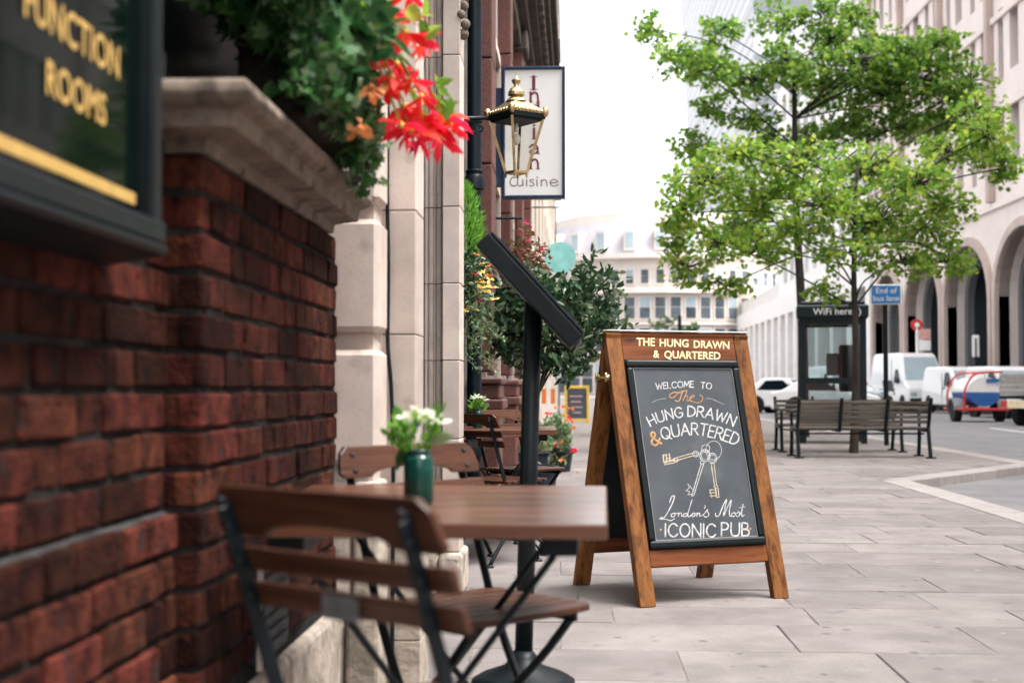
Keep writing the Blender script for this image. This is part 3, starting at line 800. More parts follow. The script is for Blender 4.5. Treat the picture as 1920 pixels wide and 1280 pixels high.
# ================================================================== WHITE COLONNADE BUILDING
wb = thing('colonnade_building', 'long white stone building with upright fins and teal glass beyond the arches', 'building')
B0, B1 = A0 + W + .4, 215.0
yy = B0 + .3
while yy < B1:
    MB().box(FX - .1, FX + 2.2, yy, yy + 1.3, 0, 8).build('colonnade_fin', M['white_stone'], wb)
    yy += 4.6 if yy > B0 + 26 else 6.5
MB().box(FX + 2.2, FX + 2.5, B0, B0 + 26, 0, 8).build('shop_glazing', M['teal_glass'], wb)
MB().box(FX + 2.2, FX + 2.6, B0 + 26, B1, 0, 8).build('recessed_wall', M['pale_stone'], wb)
MB().box(FX - .1, FX + 14, B0, B1, 8.002, 9.8).build('fascia', M['white_stone'], wb)
ops = [(u, u + 2.2, z, z + 2.6) for u in np.arange(1.5, 40, 3.9) for z in np.arange(1.2, 19, 3.9)]
fw = lambda u, z, d: (FX + .1 + d, B0 + u, 9.81 + z)
m_ = MB(); facade(m_, 42, 20.5, ops, fw, .6); m_.build('upper_wall', M['white_stone'], wb)
for a, b, c, d in ops:
    MB().box(FX + .5, FX + .56, B0 + a, B0 + b, 9.81 + c, 9.81 + d).build('window_pane', M['pale_glass'] if (a + c) % 2 < 1 else M['teal_glass'], wb)
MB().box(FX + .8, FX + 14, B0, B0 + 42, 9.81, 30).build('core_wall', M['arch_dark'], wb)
# rounded glass corner storey on the roof
P = [(FX + 6 + 5.5 * math.cos(g), B0 + 20 + 18 * math.sin(g)) for g in np.linspace(0, 2 * math.pi, 40, endpoint=False)]
MB().prism(P, 30.4, 38, lambda a, b, h: (a, b, h)).build('glass_drum', M['pale_glass'], wb)
P = [(FX + 6 + 6.1 * math.cos(g), B0 + 20 + 19 * math.sin(g)) for g in np.linspace(0, 2 * math.pi, 40, endpoint=False)]
MB().prism(P, 38, 38.6, lambda a, b, h: (a, b, h)).build('drum_roof', M['slate'], wb)
MB().box(FX + .5, FX + 14, B0 + 42.1, B1, 9.802, 11.5).build('low_roof', M['pale_stone'], wb)
sb = thing('striped_building', 'narrow grey building with dark vertical strips beside the white colonnade', 'building')
MB().box(FX - 3.2, FX + 10, B1 + 2, B1 + 14, 0, 17).build('wall', M['grime_stone'], sb)
for k in range(9):
    MB().box(FX - 3.1 + k * 1.1, FX - 2.6 + k * 1.1, B1 + 1.6, B1 + 1.99, 9, 16).build('window_strip', M['win_glass'], sb)
for k in range(6):
    MB().box(FX - 3.6, FX - 3.21, B1 + 3 + k * 1.9, B1 + 4.1 + k * 1.9, 9, 16).build('window_strip', M['win_glass'], sb)

# ================================================================== TOWER
tw = thing('office_tower', 'grey glass tower with fine grid of fins widening towards its top', 'tower')
def lattice(name):
    m = bpy.data.materials.new(name); m.use_nodes = True; n, l = _links(m); p = n['Principled BSDF']; p.inputs['Roughness'].default_value = .35
    tc = n.new('ShaderNodeTexCoord'); sx = n.new('ShaderNodeSeparateXYZ'); l.new(tc.outputs['Object'], sx.inputs[0])
    def lines(axis, step, th):
        a = n.new('ShaderNodeMath'); a.operation = 'DIVIDE'; a.inputs[1].default_value = step; l.new(sx.outputs[axis], a.inputs[0])
        f = n.new('ShaderNodeMath'); f.operation = 'FRACT'; l.new(a.outputs[0], f.inputs[0])
        t = n.new('ShaderNodeMath'); t.operation = 'LESS_THAN'; t.inputs[1].default_value = th; l.new(f.outputs[0], t.inputs[0]); return t.outputs[0]
    h = lines('Z', 2.0, .38); v = lines('Y', 1.9, .3); big = lines('Z', 13.5, .06)
    def mix(fac, A, B):
        x = n.new('ShaderNodeMix'); x.data_type = 'RGBA'; l.new(fac, x.inputs['Factor'])
        if isinstance(A, tuple): x.inputs['A'].default_value = (*A, 1)
        else: l.new(A, x.inputs['A'])
        x.inputs['B'].default_value = (*B, 1); return x.outputs['Result']
    o = mix(v, (.2, .215, .24), (.5, .5, .52)); o = mix(h, o, (.48, .48, .5)); o = mix(big, o, (.2, .21, .23))
    l.new(o, p.inputs['Base Color']); return m
LT = lattice('tower_lattice')
vs = []; NZ = 16
for i in range(NZ + 1):
    z = i * 10.0; fl = 9.0 * (z / 160) ** 1.5 * 2.2
    vs += [(26 - fl * .3, 190 - fl, z), (75, 190 - fl, z), (75, 291 + fl, z), (26 - fl * .3, 291 + fl, z)]
fs = [(i * 4 + k, i * 4 + (k + 1) % 4, i * 4 + 4 + (k + 1) % 4, i * 4 + 4 + k) for i in range(NZ) for k in range(4)] + [(0, 1, 2, 3), tuple(NZ * 4 + k for k in range(4))]
MB().add(vs, fs).build('shaft', LT, tw)
MB().box(30, 72, 200, 295, 160, 168).build('crown_roof', M['slate'], tw, bevel=2)

# ================================================================== CURVED CLASSICAL BUILDING
cl = thing('curved_building', 'white classical building curving away with grey mansard roof in the far distance', 'building')
c0 = Vector((11.0, 182.0)); RAD = 18.0
def cpt(g, r): return (c0.x + r * math.sin(g), c0.y - r * math.cos(g))
NSEG = 26; GA, GB = -1.75, .95
gs = np.linspace(GA, GB, NSEG + 1)
def band(name, r0, r1, z0, z1, matl, r0b=None):
    mb = MB()
    for a, b in zip(gs, gs[1:]):
        p = [cpt(a, r0), cpt(b, r0), cpt(b, r1), cpt(a, r1)]
        q = [cpt(a, r0b or r0), cpt(b, r0b or r0), cpt(b, r1), cpt(a, r1)]
        mb.hexa([(x, y, z0) for x, y in p] + [(x, y, z1) for x, y in q])
    return mb.build(name, matl, cl)
band('wall', RAD, RAD - 4, -.1, 16.9, M['classic_stone'])
for z, h, o in ((4.7, .5, .7), (8.7, .35, .35), (12.6, .7, .9), (16.9, .6, 1.1)):
    band('cornice', RAD + o, RAD - .5, z, z + h, M['classic_stone'])
band('mansard_roof', RAD + .2, RAD - 5, 17.5, 21.6, M['slate'], RAD - 1.7)
band('roof_storey', RAD - 4.0, RAD - 9, 21.6, 23.2, M['classic_stone'])
for i in range(NSEG):
    g_ = (gs[i] + gs[i + 1]) / 2
    for z0, z1, w in ((.4, 3.9, 1.5), (5.5, 8.3, 1.35), (9.5, 12.1, 1.25), (13.8, 15.5, .9), (18.2, 20.2, 1.0)):
        if z0 == 18.2 and i % 2: continue
        x, y = cpt(g_, RAD + (.03 if z0 < 18 else -.1)); Mx = Matrix.Translation((x, y, 0)) @ Matrix.Rotation(g_, 4, 'Z')
        if z0 > 18:
            d_ = MB().box(-w / 2 - .2, w / 2 + .2, -.3, 1.8, z0 - .3, z1 + .35, Mx).build('dormer', M['classic_stone'], cl)
            MB().box(-w / 2, w / 2, -.34, -.302, z0, z1, Mx).build('pane', M['pale_glass'], d_)
        else:
            f_ = MB().box(-w / 2 - .18, w / 2 + .18, -.12, .2, z0 - .2, z1 + .2, Mx).build('window', M['classic_stone'], cl)
            MB().box(-w / 2, w / 2, -.15, -.122, z0, z0 + (z1 - z0) * .52, Mx).build('pane', M['win_glass'], f_)
            MB().box(-w / 2, w / 2, -.15, -.122, z0 + (z1 - z0) * .55, z1, Mx).build('pane', M['win_glass'] if (i * 7 + int(z0)) % 3 else M['pale_glass'], f_)
MB().box(-.9, 1.6, 176, 180, 17, 24.5).build('chimney', M['cream'], cl)

# ================================================================== TREES
def tree(name, label, base, trunk_r, trunk_top, blobs, Y, leaf, bark, n_per, size, seed, group, lean=(0, 0), depth=1.0, shape='lobed'):
    rng = np.random.default_rng(seed)
    t = thing(name, label, 'tree', base, 0, group)
    bx, by, _ = base
    top = Vector((lean[0], lean[1], trunk_top))
    pts = [Vector((0, 0, -.05)), Vector((.01, 0, .12)), Vector((lean[0] * .2 + .03, 0, trunk_top * .3)), Vector((lean[0] * .6 - .03, lean[1] * .5, trunk_top * .65)), top]
    P = [Vector(p) for p in smooth([tuple(p) for p in pts], 5)]
    rs = [trunk_r * (1.35 if i == 0 else 1.0 - .72 * i / (len(P) - 1)) for i in range(len(P))]
    MB().tube(P, rs, 12).build('trunk', bark, t, smooth=True)
    limbs = MB(); pos = []; twig_ends = []
    for (px, py, rx, ry, dy, *m) in blobs:
        c = atY(px, py, Y + dy) - Vector(base); k = (Y + dy) / FPX
        r = (rx * k, min(rx * k, 1.0) * depth, ry * k)
        # limb from the trunk to the leaf mass
        h = max(trunk_top * rng.uniform(.66, .95), min(trunk_top, c.z - .45 * math.hypot(c.x, c.y)))
        i = min(len(P) - 1, max(0, int(h / trunk_top * (len(P) - 1))))
        s = P[i]; mid = s.lerp(c, .5) + Vector((rng.uniform(-.2, .2), rng.uniform(-.2, .2), .1 * abs(c.x - s.x)))
        lp = smooth([tuple(s), tuple(mid), tuple(c)], 5); L = len(lp)
        limbs.tube(lp, [max(.012, rs[i] * .42 * (1 - .85 * q / (L - 1))) for q in range(L)], 6)
        nt = max(6, int(n_per * (rx * ry * k * k) / .35))
        for q in blob(rng, c, r, nt, .25):
            q = Vector(q); limbs.tube([c.lerp(q, .1), c.lerp(q, .6) + Vector((0, 0, .05)), q], [.011, .008, .004], 4, caps=False)
            twig_ends.append(tuple(q))
    for q in twig_ends:
        nl = rng.integers(9, 17)
        pos.append(blob(rng, q, (.2, .2, .11), nl, .15))
    limbs.build('limb', bark, t, smooth=True)
    leaf_mesh('crown', leaf, np.concatenate(pos), size, shape, .55, t, seed)
    return t
p1 = atZ(1600, 849, .0)
tree('street_tree', 'nearer slim tree rising between the two benches, bright yellow green crown', tuple(p1), .085, 4.3,
     [(1330, 340, 90, 42, .5), (1275, 400, 48, 50, .2), (1400, 292, 85, 34, -.4), (1430, 372, 80, 44, .6), (1500, 300, 85, 42, 0), (1545, 385, 80, 48, -.8),
      (1620, 318, 85, 50, .7), (1640, 415, 85, 48, 0), (1715, 345, 75, 50, -.6), (1730, 430, 66, 44, .5), (1775, 490, 50, 40, .2), (1690, 490, 55, 34, -.3),
      (1790, 290, 70, 42, .6), (1850, 255, 55, 50, -.4), (1880, 315, 40, 44, .3), (1830, 205, 48, 34, .7), (1345, 455, 60, 40, -.2), (1290, 500, 46, 34, .5),
      (1420, 470, 66, 40, .9), (1365, 535, 50, 24, .2), (1590, 475, 60, 34, -.7), (1550, 545, 34, 26, -.3), (1770, 390, 55, 34, -.5), (1480, 440, 60, 34, -.6)],
     p1.y, M['leaf_light'], M['bark'], 78, .09, 3, 'street trees by the benches', (.12, .1))
p2 = Vector((4.5, 26.8, 0))
tree('street_tree', 'taller dark trunked tree behind the phone kiosk, deeper green crown reaching up', tuple(p2), .15, 7.2,
     [(1225, 55, 36, 32, .2), (1275, 110, 60, 34, -.4), (1340, 130, 70, 34, .5), (1410, 150, 70, 36, 0), (1480, 120, 66, 40, -.6), (1470, 40, 55, 34, .5), (1540, 25, 44, 24, 0),
      (1540, 165, 70, 46, .6), (1610, 120, 60, 48, -.5), (1660, 175, 66, 50, .3), (1720, 150, 66, 46, -.2), (1770, 190, 46, 44, .4), (1700, 240, 70, 40, .6),
      (1600, 235, 66, 34, .8), (1300, 275, 46, 30, .5), (1400, 225, 55, 24, .2), (1780, 120, 34, 24, 0), (1530, 260, 60, 30, 1.0), (1270, 440, 36, 44, .8), (1380, 420, 60, 44, 1.2),
      (1650, 70, 40, 24, .2), (1560, 75, 60, 36, .3), (1740, 95, 60, 34, .2), (1690, 110, 60, 36, -.3), (1820, 150, 44, 34, .1), (1350, 60, 50, 26, .1), (1600, 30, 50, 26, .4), (1440, 270, 50, 26, .5), (1780, 240, 60, 36, .5), (1330, 200, 40, 24, .1)],
     p2.y, M['leaf_mid'], M['bark_dark'], 56, .115, 5, 'street trees by the benches', (-.1, .1), 1.3)
for (px, py, rx, ry, Y, lab) in ((1245, 600, 26, 26, 118, 'small pale tree before the far classical building, left of the pair'), (1292, 612, 24, 14, 112, 'low round shrub tree before the far classical building, right of the pair')):
    b = atY(px, 727, Y); b.z = -.1
    tree('distant_tree', lab, tuple(b), .12, 4.6, [(px, py, rx, ry, 0), (px - 10, py + 12, rx * .8, ry * .8, .5), (px + 9, py + 8, rx * .7, ry * .7, -.5)], Y, M['leaf_far'], M['bark'], 2, .3, int(px), 'far trees')

# ================================================================== VEHICLES
def wheel(parent, x, y, r, w, side):
    Mx = Matrix.Translation((x, y, r)) @ Matrix.Rotation(R(90), 4, 'Y')
    o = MB().lathe([(r * .62, -w / 2), (r * .95, -w / 2), (r, -w / 2 + .03), (r, w / 2 - .03), (r * .95, w / 2), (r * .62, w / 2)], 20, M=Mx).build('wheel', M['tyre'], parent, smooth=False)
    Mr = Matrix.Translation((x + side * (w / 2 - .03), y, r)) @ Matrix.Rotation(R(90), 4, 'Y')
    q = MB().lathe([(.03, .02), (r * .2, .03), (r * .25, .0), (r * .62, .015), (r * .64, -.02)], 16, M=Mr)
    for k in range(5):
        g_ = 2 * math.pi * k / 5
        q.bar(Mr @ Vector((r * .2 * math.cos(g_), r * .2 * math.sin(g_), .02)), Mr @ Vector((r * .6 * math.cos(g_), r * .6 * math.sin(g_), .02)), .05, .03)
    q.build('rim', M['rim'], o)
def van(name, label, loc, rz, L, Wd, H, group=None, bonnet=1.0, matl='white_car', kind='van', hood=1.05, sill=.35, win=None):
    """local: length along Y with the nose at -Y, width along X"""
    t = thing(name, label, kind, loc, rz, group)
    h = Wd / 2; y0 = -L / 2; y1 = L / 2
    if kind == 'van':
        prof = [(y0 + .03, sill), (y0, .62), (y0 + .04, hood * .86), (y0 + .2, hood), (y0 + bonnet * .78, hood + .14), (y0 + bonnet + .62, H - .14), (y0 + bonnet + .95, H - .02), (y0 + bonnet + 1.5, H), (y1 - .3, H), (y1 - .06, H - .1), (y1, H * .5), (y1, sill)]
    else:
        prof = [(y0 + .05, sill), (y0, .5), (y0 + .08, hood * .82), (y0 + .5, hood * .95), (y0 + 1.15, hood), (y0 + 1.85, H - .07), (y0 + 2.3, H), (y1 - 1.2, H - .02), (y1 - .45, hood + .08), (y1 - .04, hood), (y1, .55), (y1 - .04, sill)]
    def side(z): return h - max(0, z - hood * .85) * (.13 if kind == 'van' else .3)
    n = len(prof); vs = [(-side(z), y, z) for y, z in prof] + [(side(z), y, z) for y, z in prof]
    MB().add(vs, [tuple(range(n)), tuple(range(2 * n - 1, n - 1, -1))] + [(i, n + i, n + (i + 1) % n, (i + 1) % n) for i in range(n)]).build('body', M[matl], t, bevel=.07, seg=3, smooth=False)
    # windscreen
    (ya, za), (yb, zb) = prof[4], prof[5]
    dn = Vector((0, -(zb - za), (yb - ya))).normalized() * .012
    def scr(f, s): yy_, zz_ = ya + (yb - ya) * f, za + (zb - za) * f; return Vector((s * (side(zz_) - .1), yy_, zz_))
    q = [scr(.08, -1), scr(.08, 1), scr(.93, 1), scr(.93, -1)]
    MB().hexa([p - dn for p in q] + [p + dn for p in q]).build('windscreen', M['pale_glass' if kind == 'van' else 'win_glass'], t)
    for s in (-1, 1):
        yf = ya + .5
        wv = [(yf, hood + .12), (yf + .95, hood + .1), (yf + .95, H - .42 if kind == 'van' else H - .12), (yf + .62, H - .42 if kind == 'van' else H - .12)]
        wv = [(yf, hood + .12), (yf + .95, hood + .1), (yf + .95, min(H - .25, hood + .75)), (yf + .55, min(H - .25, hood + .75))] if kind == 'van' else [(yf - .1, hood + .05), (y1 - 1.0, hood + .06), (y1 - 1.35, H - .12), (yf + .45, H - .1)]
        MB().hexa([Vector((s * (side(z) - .02), y, z)) for y, z in wv] + [Vector((s * (side(z) + .012), y, z)) for y, z in wv]).build('side_window', M['dark_glass'], t)
        MB().box(s * (h + .03) - .1 * (s < 0), s * (h + .03) + .1 * (s > 0), yf - .02, yf + .1, hood + .05, hood + .3).build('mirror', M['black'], t, bevel=.03)
        MB().box(min(s * (h - .42), s * (h - .1)), max(s * (h - .42), s * (h - .1)), y0 - .012, y0 + .2, .68, .88).build('headlight', M['pale_glass'], t, bevel=.03)
        for wy in (y0 + .85, y1 - .95): 
            wheel(t, s * (h - .1), wy, .33, .22, s)
            MB().lathe([(.41, -.02), (.41, .016)], 18, M=Matrix.Translation((s * (h - .01), wy, .35)) @ Matrix.Rotation(R(90), 4, 'Y')).build('wheel_arch', M['tyre'], t)
        if kind == 'van':
            MB().box(min(s * (h + .008), s * (h - .02)), max(s * (h + .008), s * (h - .02)), y0 + 2.35, y0 + 2.37, .45, H - .3).build('door_seam', M['plate_grey'], t)
            MB().box(min(s * (h + .03), s * (h - .02)), max(s * (h + .03), s * (h - .02)), y0 + 2.1, y0 + 2.3, hood, hood + .05).build('door_handle', M['black'], t)
    MB().box(-h + .08, h - .08, y0 - .04, y0 + .3, .3, .6).build('bumper', M['black'], t, bevel=.05, seg=2)
    MB().box(-.26, .26, y0 - .055, y0 - .041, .45, .56).build('number_plate', M['sign_white'], t)
    MB().box(-h + .15, h - .15, y0 + .4, y1 - .3, .2, .36).build('underbody', M['tyre'], t)
    return t
van('delivery_van', 'smaller white panel van parked facing the camera near the arches', (16.35, 57.2, RZ), R(4), 5.0, 1.95, 1.97, 'white vans')
van('delivery_van', 'high roofed white van parked behind the smaller van', (16.1, 65.5, RZ), R(5), 5.9, 2.05, 2.75, 'white vans', bonnet=.9, hood=1.2)
van('delivery_van', 'white van seen small through and beside the phone kiosk', (13.6, 70, RZ), R(8), 5.2, 1.95, 2.2, 'white vans')
van('delivery_van', 'white van with dark windscreen behind the tank trailer', (15.6, 48.6, RZ), R(6), 4.4, 1.85, 1.85, 'white vans')
van('parked_car', 'white car standing beyond the bench beside the kiosk', (9.0, 57, RZ), R(60), 4.2, 1.75, 1.5, None, kind='car', hood=.92, sill=.28)
van('parked_car', 'pale car seen through the lower pane of the phone kiosk', (9.3, 50, RZ), R(75), 4.0, 1.72, 1.48, None, kind='car', hood=.92, sill=.28)

# flatbed truck at the right edge
tk = thing('flatbed_truck', 'small white flatbed truck with grey drop sides at right edge of road', 'truck', (13.75, 38.6, RZ), R(-48))
for nm, b in (('drop_side', (-1.02, -.98, -1.5, 1.5)), ('drop_side', (.98, 1.02, -1.5, 1.5)), ('tailgate', (-.975, .975, -1.52, -1.48)), ('headboard', (-.975, .975, 1.46, 1.5))):
    for k in range(4):
        MB().box(*b, .86 + k * .155, 1.005 + k * .155).build(nm, M['alu'], tk, bevel=.01)
MB().box(-1.0, 1.0, -1.5, 1.5, .76, .85).build('bed_floor', M['black'], tk)
MB().box(-.4, .4, -1.4, 3.2, .45, .75).build('chassis', M['tyre'], tk)
MB().box(-.75, -.2, -1.56, -1.53, .5, .72).build('number_plate', M['plate_yellow'], tk, bevel=.01)
MB().box(.35, .42, -1.53, -1.5, .86, 1.5).build('strap', M['blue'], tk)
cab = MB().prism([(1.62, .5), (1.62, 1.95), (1.75, 2.02), (2.5, 2.0), (2.95, 1.35), (3.5, 1.2), (3.55, .5)], -.86, .86, lambda a, b, h: (h, a, b)).build('cab', M['white_car'], tk, bevel=.06, seg=2)
MB().box(-.7, .7, 1.595, 1.62, 1.35, 1.85).build('rear_window', M['dark_glass'], cab)
for s in (-1, 1):
    MB().prism([(1.8, 1.3), (1.8, 1.82), (2.4, 1.82), (2.75, 1.3)], s * .85, s * .875, lambda a, b, h: (h, a, b)).build('side_window', M['dark_glass'], cab)
    MB().box(min(s * .75, s * .95), max(s * .75, s * .95), -1.54, -1.5, .55, .7).build('tail_light', M['red'], tk)
    for wy in (-.7, 2.6): wheel(tk, s * .82, wy, .34, .22, s)
rng = np.random.default_rng(4); br = MB()
for k in range(60):
    a = Vector((rng.uniform(-.2, .9), rng.uniform(-1.2, 1), .9)); b = a + Vector((rng.uniform(-.4, .4), rng.uniform(-.3, .3), rng.uniform(.6, 1.5)))
    br.tube([a, a.lerp(b, .5) + Vector((.06, 0, .02)), b], [.02, .015, .008], 4)
bo = tag(br.build('brushwood', M['bark']), 'tangle of cut grey branches loaded on the flatbed truck', 'branches'); bo.location = (13.95, 38.4, RZ)
leaf = leaf_mesh('dry_leaf', M['leaf_far'], blob(rng, (.45, 0, 1.9), (.5, .9, .5), 160), .12, 'oval', .4, bo)

# towed tank trailer with red guard rail
tr = thing('tank_trailer', 'towed trailer with blue and white drum and red guard rail', 'trailer', (12.75, 43.3, RZ), R(0))
Mx = Matrix.Translation((0, 0, .95)) @ Matrix.Rotation(R(90), 4, 'X')
def drum(z0, z1, name, matl):
    P = [(.52 * math.cos(g), .95 + .46 * math.sin(g)) for g in np.linspace(0, 2 * math.pi, 28, endpoint=False)]
    P = [(a, min(max(b, z0), z1)) for a, b in P]
    Q = [P[0]]
    for p in P[1:]:
        if math.hypot(p[0] - Q[-1][0], p[1] - Q[-1][1]) > 1e-4: Q.append(p)
    MB().prism(Q, -.95, .85, lambda a, b, h: (a, h, b)).build(name, matl, tr, bevel=.02)
drum(.93, 1.5, 'drum_top', M['sign_white']); drum(.4, .925, 'drum_base', M['blue'])
MB().tube(smooth([(-.6, -1.0, .3), (-.64, -1.0, .9), (-.42, -1.0, 1.4), (-.1, -1.0, 1.55), (.55, -1.0, 1.56)], 4), .035, 8).tube(smooth([(-.6, .9, .3), (-.64, .9, .9), (-.42, .9, 1.4), (-.1, .9, 1.55), (.55, .9, 1.56)], 4), .035, 8).tube([(-.1, -1, 1.55), (-.1, .9, 1.55)], .03, 8).build('guard_rail', M['red'], tr, smooth=True)
MB().box(-.75, .75, -1.1, 1.0, .36, .44).build('chassis', M['red'], tr, bevel=.02)
MB().box(.05, .5, -1.03, -.98, 1.25, 1.36).build('label_plate', M['blue'], tr)
for s in (-1, 1):
    wheel(tr, s * .68, -.2, .32, .24, s)
    P = [(.46 * math.cos(g), .32 + .44 * math.sin(g)) for g in np.linspace(.15, math.pi - .15, 10)] + [(.40 * math.cos(g), .32 + .38 * math.sin(g)) for g in np.linspace(math.pi - .15, .15, 10)]
    MB().prism(P, s * .68 - .17, s * .68 + .17, lambda a, b, h: (h, a - .2, b)).build('mudguard', M['plate_grey'], tr)

# motorcycle seen past the kiosk
mc = thing('motorcycle', 'dark motorcycle with windscreen parked left of the tall white van', 'motorcycle', (11.4, 50.5, RZ), R(20))
for yv, r_ in ((-.7, .31), (.7, .31)):
    Mx = Matrix.Translation((0, yv, r_)) @ Matrix.Rotation(R(90), 4, 'Y')
    MB().lathe([(r_ * .7, -.06), (r_, -.05), (r_, .05), (r_ * .7, .06)], 18, M=Mx).build('wheel', M['tyre'], mc)
MB().prism([(-.55, .6), (-.45, .95), (-.1, .9), (.2, .82), (.8, .88), (.85, .75), (.4, .55), (.3, .3), (-.3, .3)], -.16, .16, lambda a, b, h: (h, a, b)).build('body', M['black'], mc, bevel=.05, seg=2)
MB().prism([(-.62, .8), (-.42, 1.35), (-.38, 1.35), (-.5, .8)], -.2, .2, lambda a, b, h: (h, a, b)).build('windscreen', M['win_glass'], mc)
MB().tube([(-.34, -.42, 1.02), (0, -.5, 1.0), (.34, -.42, 1.02)], .018, 6).tube([(0, -.7, .31), (0, -.48, 1.0)], .035, 6).build('fork', M['black'], mc)
MB().lathe([(.02, -.02), (.1, 0), (.1, .06)], 12, M=Matrix.Translation((0, -.62, .85)) @ Matrix.Rotation(R(90), 4, 'X')).build('headlight', M['sign_white'], mc)

# bus stop and other signs on the far side
bs = thing('bus_stop', 'bus stop pole with red roundel and white panels before the dark arches', 'bus stop', (16.75, 66, 0))
MB().tube([(-.1, 0, 0), (-.1, 0, 3.9)], .06, 8).build('pole', M['sign_white'], bs)
MB().lathe([(.28, -.04), (.28, .04)], 20, M=Matrix.Translation((-.1, 0, 4.05)) @ Matrix.Rotation(R(90), 4, 'X')).build('roundel', M['red'], bs)
MB().lathe([(.12, -.05), (.12, .05)], 16, M=Matrix.Translation((-.1, 0, 4.05)) @ Matrix.Rotation(R(90), 4, 'X')).build('roundel_centre', M['sign_white'], bs)
MB().box(.0, .55, -.03, .03, 3.35, 3.85).build('panel', mat('pale_red', (.66, .36, .34), .5), bs)
MB().box(.0, .55, -.03, .03, 2.8, 3.3).build('panel', M['sign_white'], bs)
sn = thing('road_sign', 'tall white narrow sign on dark pole before an arch', 'sign', (18.0, 61, 0))
MB().tube([(0, 0, 0), (0, 0, 3.2)], .05, 8).build('pole', M['black'], sn)
MB().box(-.16, .16, -.03, .03, 2.35, 3.35).build('panel', M['sign_white'], sn, bevel=.03)
nt = thing('road_sign', 'red round no entry sign with dark post before far white building', 'sign', (7.0, 95, RZ))
MB().tube([(.35, 0, 0), (.35, 0, 6.2)], .14, 8).build('post', M['black'], nt)
MB().lathe([(.5, -.04), (.5, .04)], 20, M=Matrix.Translation((-.45, -.2, 4.5)) @ Matrix.Rotation(R(90), 4, 'X')).build('disc', M['red'], nt)
MB().box(-.8, -.1, -.26, -.245, 4.42, 4.58).build('bar', M['sign_white'], nt)

# ================================================================== BENCHES, KIOSK, BUS LANE SIGN
def bench(label, loc, rz):
    """local: length along X, backrest at -Y side (towards the camera), seat towards +Y"""
    t = thing('park_bench', label, 'bench', loc, rz, 'slatted benches round the street tree')
    L = 1.9
    for k in range(5):
        z = .50 + k * .066; yb = -.13 - k * .022
        MB().bar((-L / 2 + .03, yb, z), (L / 2 - .03, yb, z), .022, .047, (0, -.3, 1)).build('back_slat', M['wood_bench'], t, bevel=.006)
    for k in range(5):
        MB().box(-L / 2 + .03, L / 2 - .03, -.08 + k * .095, -.08 + k * .095 + .075, .395 - .008 * (2 - abs(k - 2)), .425 - .008 * (2 - abs(k - 2))).build('seat_slat', M['wood_bench'], t, bevel=.006)
    for x, end in ((-L / 2 + .05, 1), (-L / 6, 0), (L / 6, 0), (L / 2 - .05, 1)):
        m = MB()
        m.tube(smooth([(x, -.29, .83), (x, -.25, .72), (x, -.18, .56), (x, -.12, .42), (x, -.1, .37)], 4), .026, 6)
        m.tube([(x, -.12, .375), (x, .4, .375)], .022, 6)
        if end:
            m.tube(smooth([(x, -.12, .42), (x, -.16, .25), (x, -.24, .0)], 4), .028, 6).tube(smooth([(x, .36, .4), (x, .38, .2), (x, .42, 0)], 4), .028, 6)
            m.tube(smooth([(x, -.23, .66), (x, -.05, .66), (x, .25, .64), (x, .38, .6), (x, .36, .4)], 4), .022, 6)
            m.box(x - .06, x + .06, -.3, -.18, 0, .02).box(x - .06, x + .06, .36, .48, 0, .02)
        m.build('iron_frame', M['iron'], t, smooth=True)
    MB().tube([(-L / 2 + .05, .1, .33), (L / 2 - .05, .1, .33)], .014, 6).build('stretcher', M['iron'], t)
    return t
bench('weathered slatted bench nearest to the chalkboard sign, in front of the tree trunk', (3.98, 18.9, 0), 0)
bench('slatted bench standing just behind the nearer bench and the tree trunk', (4.02, 20.85, 0), R(180))
kz = Vector((4.6, 24.2, 0))
ki = thing('phone_kiosk', 'dark metal phone kiosk with WiFi lettering behind the benches', 'kiosk', tuple(kz), R(-10))
h = .52
for sx in (-1, 1):
    for sy in (-1, 1):
        MB().box(sx * h - .055, sx * h + .055, sy * h - .055, sy * h + .055, 0, 2.32).build('post', M['kiosk'], ki, bevel=.01)
MB().box(-.62, .62, -.62, .62, 2.19, 2.43).box(-.56, .56, -.56, .56, 2.43, 2.5).build('roof', M['kiosk'], ki, bevel=.03)
for sx, ax in ((-1, 'x'), (1, 'x'), (-1, 'y'), (1, 'y')):
    for z0, z1 in ((1.05, 1.15), (.34, .44), (2.08, 2.185)):
        b = (sx * h - .04, sx * h + .04, -h + .055, h - .055) if ax == 'x' else (-h + .055, h - .055, sx * h - .04, sx * h + .04)
        MB().box(*b, z0, z1).build('rail', M['kiosk'], ki)
    b = (sx * h - .006, sx * h + .006, -h + .055, h - .055) if ax == 'x' else (-h + .055, h - .055, sx * h - .006, sx * h + .006)
    for z0, z1 in ((.44, 1.05), (1.15, 2.08)):
        MB().box(*b, z0, z1).build('glass_pane', M['glass'], ki)
put_text('WiFi here ))', M['sign_white'], ki, lambda a, b: (-.33 + a, -.623, 2.255 + b), .165, .001)
MB().box(.12, .46, .2, .46, .9, 1.75).build('telephone', M['black'], ki, bevel=.03)
MB().box(-.1, .12, .3, .46, 1.2, 1.6).build('telephone_shelf', M['plate_grey'], ki, bevel=.02)
bl = thing('bus_lane_sign', 'blue end of bus lane sign on tall black post right of the kiosk', 'sign', (5.25, 22.9, 0))
MB().tube([(0, 0, 0), (0, 0, 2.72)], .04, 10).build('post', M['iron'], bl)
MB().box(-.26, .26, -.07, -.05, 2.38, 2.72).build('sign_border', M['sign_white'], bl, bevel=.008)
MB().box(-.24, .24, -.075, -.0705, 2.40, 2.70).build('sign_plate', M['sign_blue'], bl)
put_text('End of', M['sign_white'], bl, lambda a, b: (a, -.079, 2.572 + b), .135, .0005, 'CENTER')
